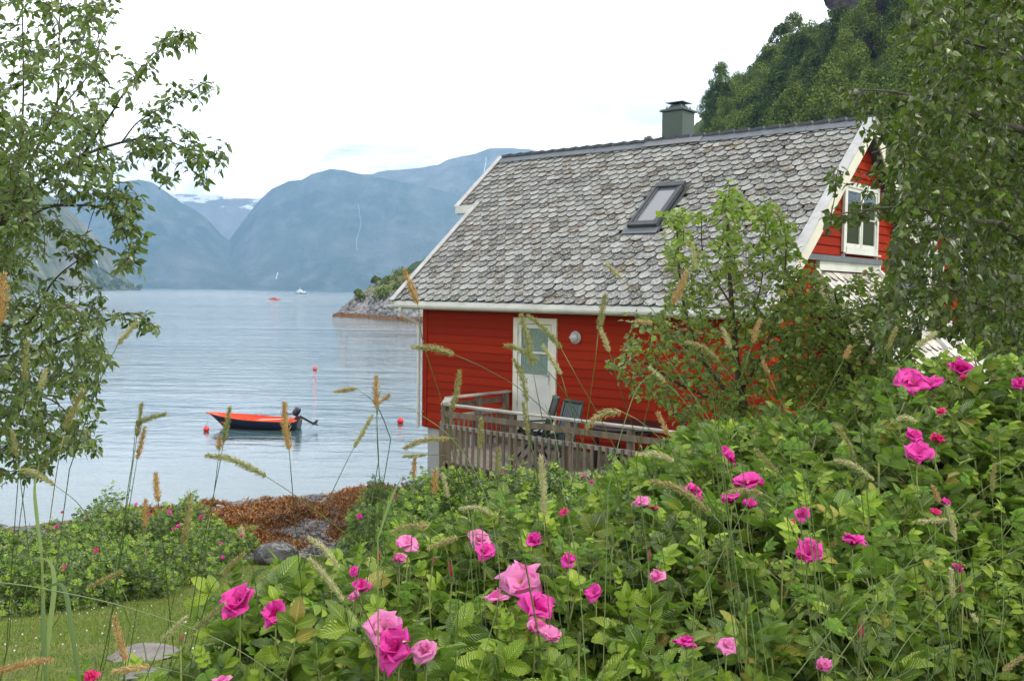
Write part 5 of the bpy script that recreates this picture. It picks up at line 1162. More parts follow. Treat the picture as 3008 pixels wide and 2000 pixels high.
class Rose:
    def __init__(s, name, label, base, group): s.t = thing(name, label, 'rose bush', base, group=group); s.L = {k: [] for k in range(6)}; s.Y = {k: [] for k in range(6)}; s.stems = []; s.canes = []
    def leaf(s, p, d, n, sc, young): (s.Y if young else s.L)[int(rng.integers(0, 6))].append((p, d, n, sc))
    def shoot(s, tip, ax, nl=8, L_=.11, ln=.34, yt=2):
        ax = ax/np.linalg.norm(ax); b_ = tip-ax*ln; pts = spline([b_-np.array([0, 0, .12])+rng.normal(0, .03, 3), b_, tip-ax*ln*.4+rng.normal(0, .008, 3), tip], 9)
        s.stems.append((pts, np.linspace(.0055, .0030, 9))); a = rng.uniform(0, 6.28)
        e1 = np.cross(ax, (.2, .9, .1)); e1 /= np.linalg.norm(e1); e2 = np.cross(ax, e1)
        for i in range(nl):
            f = i/max(1, nl-1); p = tip-ax*ln*f*.95; a += 2.4+rng.normal(0, .3); out = e1*math.cos(a)+e2*math.sin(a); up_ = 1.6*(1-f)**1.5+.20*rng.normal()+.12
            d = out+ax*up_; d /= np.linalg.norm(d); n = ax-d*(ax@d)+rng.normal(0, .22, 3)+np.array([0, 0, .35]); sc = L_*(.42+.62*min(1, f*2.6+.02))*rng.uniform(.85, 1.15)
            s.leaf(p, d, n, sc, i < yt and rng.random() < .85)
    def build(s):
        for D, mat, nm in ((s.L, 'leaf_rose', 'foliage'), (s.Y, 'leaf_rose_young', 'young_foliage')):
            Vs, Fs, Us, Ms, n = [], [], [], [], 0
            for k, it in D.items():
                if not it: continue
                PV, PF, PU, PM = COMP[k]; pos = np.array([q[0] for q in it]); R = frames(np.array([q[1] for q in it]), np.array([q[2] for q in it]))
                V, F, U = scatter(PV, PF, pos, R, np.array([q[3] for q in it]), PU); Vs.append(V); Fs.append(F+n); Us.append(U); Ms.append(np.tile(PM, len(it))); n += len(V)
            if Vs: mk(nm, np.vstack(Vs), np.vstack(Fs), [mat, 'rose_stem'], s.t, smooth=True, uv=np.vstack(Us), mi=np.concatenate(Ms))
        if s.stems: tubes(s.stems, 'stems', 'rose_stem', s.t, 5)
        if s.canes: tubes(s.canes, 'canes', 'rose_cane', s.t, 5)
# ---- flowers
def petal_np(w_, cup, curl, ruf, rs, n=8):
    V = []; ph1, ph2, ph3 = rs.uniform(0, 6.28, 3)
    for i in range(n):
        t = i/(n-1); wd_ = w_*(.25+.75*math.sin(math.pi/2*min(1, t/.62)))*math.sqrt(max(.02, 1-max(0, (t-.62)/.40)**2))
        th = curl*t
        r = t*math.sin(th+.15); h = t*math.cos(th+.15)
        for j in range(n):
            c = j/(n-1)*2-1; e = 1-.16*abs(c)**3*t-.12*math.exp(-(c/.22)**2)*t**8+.07*t**4*math.sin(c*6+ph1)
            V.append((c*wd_, r*e-cup*c*c*wd_+ruf*t*t*(math.sin(c*4.2+ph2)+.6*t*math.sin(c*9+ph3)), h*e+ruf*t*t*math.cos(c*5+ph3)))
    F = [(i*n+j, i*n+j+1, (i+1)*n+j+1, (i+1)*n+j) for i in range(n-1) for j in range(n-1)]
    return np.array(V), np.array(F)
def flower(parent, p, dia, openness=1., mat='petal_pink', tilt=None, seed=0, nm='flower'):
    rs = np.random.default_rng(seed+500); ax = np.array(tilt if tilt is not None else (rs.normal(0, .35), -.45+rs.normal(0, .3), 1.)); ax = ax/np.linalg.norm(ax)
    e1 = np.cross(ax, (0, 1., .2)); e1 /= np.linalg.norm(e1); e2 = np.cross(ax, e1); Vs, Fs, n = [], [], 0; r = dia/2*1.15
    for ring, (k, q) in enumerate(((5, 1.), (3, .78))):
        for i in range(k):
            V, F = petal_np(rs.uniform(.62, .80), rs.uniform(.15, .55), (1.15*openness+rs.normal(0, .42))*(1 if ring == 0 else .5), rs.uniform(.05, .12), rs, 14); V = V*r*q
            a = i*2*math.pi/k+rs.normal(0, .12)+ring*.6; er = e1*math.cos(a)+e2*math.sin(a); et = np.cross(ax, er)
            Vs.append(p+V[:, :1]*et+V[:, 1:2]*er+V[:, 2:]*ax); Fs.append(F+n); n += len(V)
    o = mk(nm, np.vstack(Vs), np.vstack(Fs), mat, parent, smooth=True)
    if openness > .9 and dia > .06:
        b = MB()
        for i in range(34):
            q = rs.normal(0, 1, 3); q = q/np.linalg.norm(q); q = ax*1.1+.8*q; q /= np.linalg.norm(q); b.tube([p+ax*.004, p+q*r*.30], .0009, 3, False); b.lathe(p+q*r*.30, [(.0006, 0), (.0018, .001), (.0006, .003)], 4, q)
        mk('stamens', np.vstack(b.V), [np.array(f) for f in b.F.values()], 'stamen', o)
    b = MB(); b.lathe(p-ax*r*.24, [(.002, 0), (r*.12, r*.05), (r*.17, r*.16), (r*.10, r*.26)], 8, ax)
    for i in range(5):
        a = i*1.257; er = e1*math.cos(a)+e2*math.sin(a); t_ = np.cross(ax, er); q0 = p-ax*r*.02
        b.add([q0+t_*r*.07+er*r*.1, q0-t_*r*.07+er*r*.1, q0+er*r*.42+ax*r*.05-t_*r*.05, q0+er*r*.42+ax*r*.05+t_*r*.05, q0+er*r*.85+ax*r*.12], [(0, 1, 2, 3), (3, 2, 4)])
    mk('sepals', np.vstack(b.V), [np.array(f) for f in b.F.values()], 'bud_green', o); return o
def bud(parent, p, L_=.045, mat='petal_red', seed=0):
    rs = np.random.default_rng(seed+900); ax = np.array([rs.normal(0, .15), rs.normal(0, .15), 1.]); ax /= np.linalg.norm(ax)
    b = MB(); b.lathe(p, [(.002, L_*.1), (L_*.13, L_*.25), (L_*.15, L_*.45), (L_*.09, L_*.72), (.001, L_*.98)], 10, ax); o = mk('bud', np.vstack(b.V), [np.array(f) for f in b.F.values()], mat, parent, smooth=True)
    b = MB(); b.lathe(p-ax*L_*.16, [(.0015, 0), (L_*.13, L_*.1), (L_*.15, L_*.24), (L_*.08, L_*.34)], 8, ax)
    e1 = np.cross(ax, (0, 1., .2)); e1 /= np.linalg.norm(e1); e2 = np.cross(ax, e1)
    for i in range(5):
        a = i*1.257; er = e1*math.cos(a)+e2*math.sin(a); t_ = np.cross(ax, er); f = rs.uniform(.9, 1.3)
        b.add([p+er*L_*.14+t_*L_*.07, p+er*L_*.14-t_*L_*.07, p+er*L_*.17+ax*L_*.55-t_*L_*.05, p+er*L_*.17+ax*L_*.55+t_*L_*.05, p+er*L_*.12+ax*L_*1.2*f], [(0, 1, 2, 3), (3, 2, 4)])
    mk('sepals', np.vstack(b.V), [np.array(f) for f in b.F.values()], 'bud_green', o)
# ---- near hedge: three bushes
def gb(px, Y): p = at(px, 1500, Y); return np.array([p[0], p[1], float(ground(p[0], p[1]))])
ra = Rose('rose_bush', 'nearest rose bush at the bottom centre, with the large magenta bloom', gb(1100, 2.4), 'wild rose bushes')
rb = Rose('rose_bush', 'near rose bush right of centre, ending at the dark gap in the foliage', gb(2100, 2.6), 'wild rose bushes')
rc = Rose('rose_bush', 'tall rose bush at the right edge, rising in front of the birch', gb(2800, 3.8), 'wild rose bushes')
rd = Rose('rose_bush', 'rose bush in front of the young tree, behind the near bushes', gb(2150, 4.5), 'wild rose bushes')
def which(px, Y): return rd if 1820 < px < 2560 and Y > 3.55 else rc if px > 2600 else (ra if px < 1560 else rb)
cnt = 0; grid_seen = {}
while cnt < 500:
    Y = rng.uniform(1.62, 5.1)**1.0; a = rng.uniform(-.52, .66); X = a*Y
    if rng.random() > (Y/5.1)**.8*1.15: continue
    if Y > np.interp(a, ca, cyb)+.1 or Y < np.interp(a, ca, yf)+.05: continue
    if a < -.30 and rng.random() < .5: continue
    key = (round(X/.10), round(Y/.10))
    if key in grid_seen: continue
    grid_seen[key] = 1; z = float(canopy(X, Y))+rng.normal(0, .035)-.085
    px = 1504+FPX*a; B = which(px, Y)
    ax = np.array([rng.normal(0, .28), rng.normal(-.08, .28), 1.])
    big_ = 1.0 if Y > 2.2 else .95
    B.shoot(np.array([X, Y, z]), ax, nl=int(rng.integers(8, 12)), L_=rng.uniform(.15, .20)*big_, ln=rng.uniform(.26, .42), yt=2 if rng.random() < .55 else 0); cnt += 1
# inner and lower leaves so the bushes are deep
for i in range(2500):
    Y = rng.uniform(1.8, 5.3); a = rng.uniform(-.5, .66); X = a*Y
    if Y > np.interp(a, ca, cyb)+.25 or Y < np.interp(a, ca, yf): continue
    dz = rng.uniform(.12, .75); B = which(1504+FPX*a, Y); p = np.array([X, Y, float(canopy(X, Y))-dz]); d = rng.normal(0, 1, 3); d[2] *= .35; B.leaf(p, d/np.linalg.norm(d), np.array([rng.normal(0, .4), rng.normal(-.2, .4), 1.]), rng.uniform(.13, .17), False)
# facing side of the tall right bush and the back edge seen from the lawn side
for i in range(650):
    a = rng.uniform(.36, .66); Y = np.interp(a, ca, yf)+rng.uniform(0, .5)+.15; X = a*Y; zt = float(canopy(X, Y)); z = zt-abs(rng.normal(0, .45)); p = np.array([X, Y, z]); d = np.array([rng.normal(-.5, .7), -1+rng.normal(0, .5), rng.normal(.1, .4)]); rc.leaf(p, d/np.linalg.norm(d), np.array([rng.normal(-.3, .3), -.5, 1.]), rng.uniform(.08, .12), rng.random() < .06)
for B, pxs in ((ra, (700, 1500)), (rb, (1600, 2500)), (rc, (2650, 3200)), (rd, (1900, 2500))):
    for i in range(34):
        px = rng.uniform(*pxs); Yb = np.interp((px-1504)/FPX, ca, cyb); Y = rng.uniform(2.2 if B is not rd else 3.6, Yb); X = (px-1504)/FPX*Y; g0 = float(ground(X, Y)); zt = float(canopy(X, Y))-.15
        B.canes.append((spline([(X+rng.normal(0, .15), Y+rng.normal(0, .15), g0-.05), (X+rng.normal(0, .08), Y, (g0+zt)/2), (X, Y, zt)], 9), np.linspace(.009, .004, 9)))
FL = [(705, 1752, 118, .62, 'pink', 1), (812, 1790, 88, .55, 'pink', 1), (1130, 1830, 125, 1.0, 'pale', 1), (1172, 1885, 140, .62, 'pink', 1), (1250, 1900, 80, .9, 'pale', 0), (1530, 1690, 125, .95, 'pale', 1), (1572, 1762, 110, .9, 'pink', 1), (1460, 1752, 80, .9, 'pale', 0), (1408, 1572, 70, .9, 'pale', 0), (1572, 1586, 68, .5, 'pink', 0), (1425, 1612, 62, .9, 'pink', 0), (1195, 1588, 66, .9, 'pale', 0), (1172, 1636, 48, .7, 'pale', 0), (1062, 1718, 62, .8, 'pink', 0), (1045, 1748, 44, .8, 'pale', 0), (1042, 1672, 34, .8, 'pink', 0), (1668, 1640, 52, .8, 'pink', 0),
      (2199, 1408, 92, 1., 'pink', 0), (2150, 1460, 68, .7, 'pink', 0), (2200, 1478, 52, .7, 'pink', 0), (2034, 1436, 62, .8, 'pink', 0), (2320, 1540, 48, .8, 'red', 0), (2355, 1505, 52, .8, 'pink', 0), (2374, 1614, 105, .9, 'pink', 1), (2505, 1582, 80, .8, 'pink', 0), (2678, 1110, 100, .95, 'pink', 1), (2736, 1124, 76, .7, 'pink', 0), (2819, 1078, 78, .6, 'pink', 0), (2682, 1276, 62, .9, 'pink', 0), (2697, 1320, 92, .9, 'pink', 1), (2750, 1288, 50, .7, 'red', 0), (2767, 1206, 34, .7, 'red', 0), (2776, 1472, 36, .7, 'pink', 0), (2748, 1502, 38, .7, 'red', 0), (2805, 1663, 44, .8, 'pink', 0), (2129, 1320, 34, .8, 'pink', 0), (2140, 1333, 36, .8, 'pink', 0), (2146, 1350, 32, .7, 'pink', 0), (2017, 1882, 68, .7, 'pink', 0), (2135, 1888, 58, .8, 'pale', 0), (2416, 1952, 62, .5, 'pale', 0), (3000, 1124, 58, .8, 'pink', 0), (1752, 1736, 66, .6, 'pink', 0), (1932, 1690, 60, .8, 'pale', 0), (1610, 1858, 74, .8, 'pale', 0), (1570, 1836, 62, .7, 'pale', 0), (1886, 1472, 54, .7, 'pale', 0), (1920, 1490, 34, .7, 'red', 0), (1660, 1500, 34, .8, 'red', 0), (2830, 1108, 26, .7, 'red', 0), (270, 1985, 56, .6, 'red', 0), (655, 1998, 60, .7, 'pale', 0)]
for i, (x, y, d, op, c, st) in enumerate(FL):
    p = on_canopy(x, y, .045 if st else .03); dia = d/FPX*p[1]; B = which(x, p[1]); pc = p-np.array([0, 0, dia*.22])
    flower(B.t, pc, dia, op, 'petal_'+c, None if st == 0 else (rng.normal(0, .2), -.75, .9), i)
    B.stems.append((spline([pc-(0, 0, .22)+rng.normal(0, .02, 3), pc-(0, 0, .1), pc-(0, 0, .005)], 6), np.full(6, .0022)))
for i, (x, y, d, m_) in enumerate([(1113, 1655, 75, 'petal_red'), (1327, 1700, 95, 'petal_red'), (1905, 1650, 60, 'petal_red'), (2528, 1880, 95, 'petal_red'), (2828, 1760, 80, 'petal_red'), (285, 1955, 55, 'bud_green'), (530, 1890, 48, 'petal_red'), (2190, 1800, 70, 'bud_green'), (1270, 1660, 46, 'petal_red'), (1800, 1600, 50, 'bud_green'), (1700, 1885, 60, 'bud_green'), (2300, 1640, 44, 'bud_green')]):
    p = on_canopy(x, y, .05); L_ = .62*d/FPX*p[1]; B = which(x, p[1]); bud(B.t, p, L_, m_, i); B.stems.append((spline([p-(0, 0, .2), p-(0, 0, .1)+rng.normal(0, .006, 3), p-(0, 0, L_*.1)], 6), np.full(6, .0024)))
for B in (ra, rb, rc, rd): B.build()
# ---- bee on the big bloom
p = on_canopy(1196, 1872, .06)+np.array([0, -.035, 0]); bee = thing('bee', 'small brown striped bee on the large magenta bloom', 'bee', p)
m, g = newmat('bee_brown'); wv = g.n('TexWave', ins={'Vector': g.n('TexCoord').outputs['Object'], 'Scale': 130.}); P(g, base=g.mix(wv.outputs['Fac'], (.02, .012, .005), (.25, .13, .03)), rough=.7)
b = MB(); b.lathe((-.007, 0, 0), [(.0004, 0), (.0024, .0025), (.0030, .006), (.0022, .010), (.0028, .0125), (.0022, .0155), (.0019, .017), (.0003, .0187)], 10, (1, 0, .25))
for s_ in (-1, 1):
    for k in (-1, 0, 1): b.tube([(.004+k*.0015, s_*.002, 0), (.005+k*.002, s_*.005, -.001), (.005+k*.003, s_*.006, -.004)], .0003, 3)
b.build('body', 'bee_brown', bee, smooth=True)
b = MB()
for s_ in (-1, 1): b.add([(.004, s_*.0015, .003), (.001, s_*.004, .004), (-.006, s_*.0055, .0042), (-.007, s_*.003, .0038), (-.002, s_*.001, .003)], [(0, 1, 2, 3, 4)])
b.build('wings', 'oar_wood', bee)
# ---- rose bushes farther down, by the lawn and below the deck
def lowleaf(seed, nlf=5):
    rs = np.random.default_rng(seed); Vs, Fs, n = [], [], 0
    for i in range(nlf):
        a = 0 if i == 0 else (1 if i % 2 else -1)*R_(rs.uniform(50, 75)); q = .58 if i == 0 else .58-.24*((i-1)//2); s_ = .44
        V = np.array([(0, 0, 0), (.16, .3, .04), (0, .35, 0), (-.16, .3, .04), (.15, .7, .0), (0, .75, -.05), (-.15, .7, 0), (0, 1, -.12)])*s_*np.array([1.3, 1, 1]); F = np.array([(0, 1, 2, 3), (2, 1, 4, 5), (3, 2, 5, 6), (5, 4, 7, 6)])
        Rz = np.array([[math.cos(-a), -math.sin(-a), 0], [math.sin(-a), math.cos(-a), 0], [0, 0, 1]]); Vs.append(V@Rz.T+np.array([0, q, rs.uniform(-.05, .05)])); Fs.append(F+n); n += len(V)
    return np.vstack(Vs), np.vstack(Fs)
LOWL = [lowleaf(s) for s in range(3)]
def farbush(name, label, ells, nshoot, flowers, seed, cat='rose bush', group='wild rose bushes', L_=.125, mats=('leaf_rose_far', 'leaf_rose_young'), yfrac=.18):
    rs = np.random.default_rng(seed); E = []
    for px, pyt, Y, rx, ry, rz in ells: c = at(px, pyt, Y); E.append((c-np.array([0, 0, rz+(.04 if seed > 7 else -.06)]), np.array([rx, ry, rz])))
    c0 = E[0][0]; t = thing(name, label, cat, (c0[0], c0[1], float(ground(c0[0], c0[1]))), group=group)
    P_, D_, N_, Yg = [], [], [], []; canes = []
    wts = np.array([e[1][0]*e[1][1]+e[1][0]*e[1][2] for e in E]); wts /= wts.sum()
    for i in range(nshoot):
        c, r = E[rs.choice(len(E), p=wts)]; q = rs.normal(0, 1, 3); q /= np.linalg.norm(q); q[2] = abs(q[2])*1. if rs.random() < .8 else -.6*abs(q[2]); bp_ = 1+.34*fbm(np.array([q[0]*2.3+c[0]]), np.array([q[1]*2.3+q[2]*2+c[1]]), seed, 3)[0]
        tip = c+q*r*bp_*rs.uniform(.80, 1.03)
        if any(np.sum(((tip-c2)/r2)**2) < .5 for c2, r2 in E): continue
        gz_ = float(ground(tip[0], tip[1]))
        if tip[2] < gz_+.05: continue
        ax = q*.8+np.array([0, 0, .9])+rs.normal(0, .25, 3); ax /= np.linalg.norm(ax); a = rs.uniform(0, 6.28); e1 = np.cross(ax, (.1, 1, .2)); e1 /= np.linalg.norm(e1); e2 = np.cross(ax, e1)
        for k in range(7):
            f = k/6; a += 2.4; d = e1*math.cos(a)+e2*math.sin(a)+ax*(1.3*(1-f)+.1); P_.append(tip-ax*.24*f+rs.normal(0, .01, 3)); D_.append(d); N_.append(ax+rs.normal(0, .25, 3)); Yg.append(k < 2 and rs.random() < yfrac*3)
        if i % 22 == 0: canes.append((spline([(c[0]+(tip[0]-c[0])*.5, c[1]+(tip[1]-c[1])*.5, gz_-.05), (c+tip)/2, tip], 7), np.linspace(.010, .003, 7)))
    P_, D_, N_, Yg = map(np.array, (P_, D_, N_, Yg)); sc = rs.uniform(.75, 1.15, len(P_))*L_; D_ = D_/np.linalg.norm(D_, axis=1, keepdims=True)
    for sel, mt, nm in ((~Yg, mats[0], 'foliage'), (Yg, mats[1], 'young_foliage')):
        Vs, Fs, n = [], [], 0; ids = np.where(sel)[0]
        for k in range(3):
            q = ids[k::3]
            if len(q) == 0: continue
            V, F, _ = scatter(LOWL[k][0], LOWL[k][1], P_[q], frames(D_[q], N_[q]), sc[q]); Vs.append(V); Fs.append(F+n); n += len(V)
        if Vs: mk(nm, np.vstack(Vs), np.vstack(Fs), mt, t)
    if canes: tubes(canes, 'canes', 'rose_cane', t, 5)
    for i, (x, y, d, c) in enumerate(flowers):
        dr = ray(x, y); k = 6.; hit = None
        while k < 30:
            p = EYE+dr*k
            if any(np.sum(((p-c2)/r2)**2) < 1.12 for c2, r2 in E): hit = p; break
            k += .04
        if hit is None: hit = at(x, y, ells[0][2]-ells[0][4]*.5)
        hit = hit-dr*.06; flower(t, hit, .72*d/FPX*hit[1], .9, 'petal_'+c, (rs.normal(0, .3), -.8, .8), seed*50+i)
    return t
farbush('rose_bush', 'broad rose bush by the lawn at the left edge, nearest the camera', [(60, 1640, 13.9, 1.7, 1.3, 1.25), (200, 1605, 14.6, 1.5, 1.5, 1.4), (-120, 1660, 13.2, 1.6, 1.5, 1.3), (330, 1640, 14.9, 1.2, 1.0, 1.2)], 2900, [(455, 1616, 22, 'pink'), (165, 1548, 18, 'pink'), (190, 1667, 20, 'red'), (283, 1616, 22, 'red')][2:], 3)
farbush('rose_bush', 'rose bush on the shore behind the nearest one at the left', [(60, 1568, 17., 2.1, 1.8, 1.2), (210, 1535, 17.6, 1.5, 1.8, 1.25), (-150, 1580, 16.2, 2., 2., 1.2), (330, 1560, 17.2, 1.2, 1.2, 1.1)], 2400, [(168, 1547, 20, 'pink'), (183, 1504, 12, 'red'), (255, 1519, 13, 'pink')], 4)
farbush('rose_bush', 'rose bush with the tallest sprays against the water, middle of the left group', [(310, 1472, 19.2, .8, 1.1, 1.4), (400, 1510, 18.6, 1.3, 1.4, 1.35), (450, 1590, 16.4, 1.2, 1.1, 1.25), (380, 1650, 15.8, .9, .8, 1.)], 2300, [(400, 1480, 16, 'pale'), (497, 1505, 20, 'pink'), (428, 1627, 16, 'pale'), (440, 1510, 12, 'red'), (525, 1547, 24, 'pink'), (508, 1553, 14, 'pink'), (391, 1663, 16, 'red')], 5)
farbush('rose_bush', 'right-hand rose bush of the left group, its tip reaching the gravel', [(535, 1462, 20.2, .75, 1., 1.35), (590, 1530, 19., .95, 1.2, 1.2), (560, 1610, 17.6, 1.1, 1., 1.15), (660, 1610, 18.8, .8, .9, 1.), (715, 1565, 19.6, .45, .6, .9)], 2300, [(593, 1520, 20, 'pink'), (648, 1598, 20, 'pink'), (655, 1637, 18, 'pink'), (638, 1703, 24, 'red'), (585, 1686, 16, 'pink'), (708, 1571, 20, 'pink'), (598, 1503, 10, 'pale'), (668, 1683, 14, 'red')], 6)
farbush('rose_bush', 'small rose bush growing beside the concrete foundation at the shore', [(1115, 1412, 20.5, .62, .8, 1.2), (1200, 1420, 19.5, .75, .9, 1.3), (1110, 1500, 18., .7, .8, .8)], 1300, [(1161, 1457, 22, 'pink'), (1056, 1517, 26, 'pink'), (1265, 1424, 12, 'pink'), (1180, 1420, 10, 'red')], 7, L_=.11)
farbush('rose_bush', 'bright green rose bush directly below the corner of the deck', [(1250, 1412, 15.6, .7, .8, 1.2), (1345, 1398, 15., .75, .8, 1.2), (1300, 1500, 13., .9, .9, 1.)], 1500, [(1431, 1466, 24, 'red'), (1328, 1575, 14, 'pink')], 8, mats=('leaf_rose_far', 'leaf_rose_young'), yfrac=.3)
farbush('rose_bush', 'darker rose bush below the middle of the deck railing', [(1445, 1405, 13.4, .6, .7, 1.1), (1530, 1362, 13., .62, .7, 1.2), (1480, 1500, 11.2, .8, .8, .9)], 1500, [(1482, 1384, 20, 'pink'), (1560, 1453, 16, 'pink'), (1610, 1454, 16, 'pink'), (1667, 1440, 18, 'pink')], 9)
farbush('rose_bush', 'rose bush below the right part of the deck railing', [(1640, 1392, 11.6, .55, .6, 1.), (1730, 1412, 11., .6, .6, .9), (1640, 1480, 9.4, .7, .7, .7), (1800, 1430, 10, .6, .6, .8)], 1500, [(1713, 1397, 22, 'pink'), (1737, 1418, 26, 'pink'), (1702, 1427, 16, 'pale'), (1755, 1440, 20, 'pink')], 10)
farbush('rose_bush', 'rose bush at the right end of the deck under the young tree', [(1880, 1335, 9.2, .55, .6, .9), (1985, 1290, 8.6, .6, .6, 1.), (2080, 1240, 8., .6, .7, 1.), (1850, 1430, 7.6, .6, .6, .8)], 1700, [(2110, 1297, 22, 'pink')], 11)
# ================================================================ TALL GRASS
leafmat('grass_green', (.11, .17, .045), (.17, .23, .07), (.24, .30, .10), (.2, .26, .1), .5, .25)
leafmat('grass_dark', (.06, .10, .03), (.09, .14, .04), (.12, .18, .05), (.1, .16, .05), .5, .2)
leafmat('grass_straw', (.34, .26, .10), (.42, .31, .12), (.5, .38, .17), (.4, .3, .12), .6, .2)
leafmat('head_orange', (.40, .24, .10), (.56, .38, .17), (.66, .50, .27), (.5, .28, .09), .7, .25)
leafmat('head_green', (.20, .23, .08), (.34, .36, .14), (.50, .44, .20), (.3, .3, .12), .7, .25)
leafmat('head_pale', (.46, .40, .22), (.60, .54, .34), (.72, .66, .46), (.5, .45, .28), .7, .3)
SPK = np.array([(-.5, 0, 0), (0, -.0, .35), (.5, 0, 0), (0, 0, -.35), (0, 1, .1), (0, .5, .6)]); SPF = np.array([(0, 1, 4), (1, 2, 4), (2, 3, 4), (3, 0, 4)])
def head(parent, pts, rad, col, rs):
    pts = spline(pts, 24); L_ = np.sum(np.linalg.norm(np.diff(pts, axis=0), axis=1)); d = np.gradient(pts, axis=0); d /= np.linalg.norm(d, axis=1, keepdims=True)
    n = int(5200*L_); f = np.sort(rs.uniform(0, 1, n)); prof = lambda q: rad*np.clip(np.sin(math.pi*np.clip(q*.94+.05, 0, 1))**.42, .15, 1)*(1.12-.35*q)
    p = np.stack([np.interp(f, np.linspace(0, 1, 24), pts[:, i]) for i in range(3)], 1); t = np.stack([np.interp(f, np.linspace(0, 1, 24), d[:, i]) for i in range(3)], 1)
    q = rs.normal(0, 1, (n, 3)); q -= t*np.sum(q*t, 1, keepdims=True); q /= np.linalg.norm(q, axis=1, keepdims=True)+1e-9
    pos = p+q*(prof(f)*rs.uniform(.30, 1.15, n))[:, None]; dr = q*.75+t*.9+rs.normal(0, .22, (n, 3)); sc = np.stack([rs.uniform(.0010, .0022, n), rs.uniform(.0030, .0075, n), rs.uniform(.0010, .0022, n)], 1)
    V, F, _ = scatter(SPK, SPF, pos, frames(dr, q+t*.1), sc)
    V2, F2 = tube_np(pts, prof(np.linspace(0, 1, 24))*.5, 8)
    mi = rs.random(n) < {'o': .82, 'g': .12, 't': .45, 'p': .05}[col]; mi = np.repeat(mi.astype(int), 4)
    return mk('seed_head', np.vstack([V2, V]), [F2, F+len(V2)], ['head_green' if col in 'gt' else 'head_pale' if col == 'p' else 'head_orange', 'head_orange'], parent, mi=np.concatenate([np.zeros(len(F2), int), mi]))
K = 3008/2358.
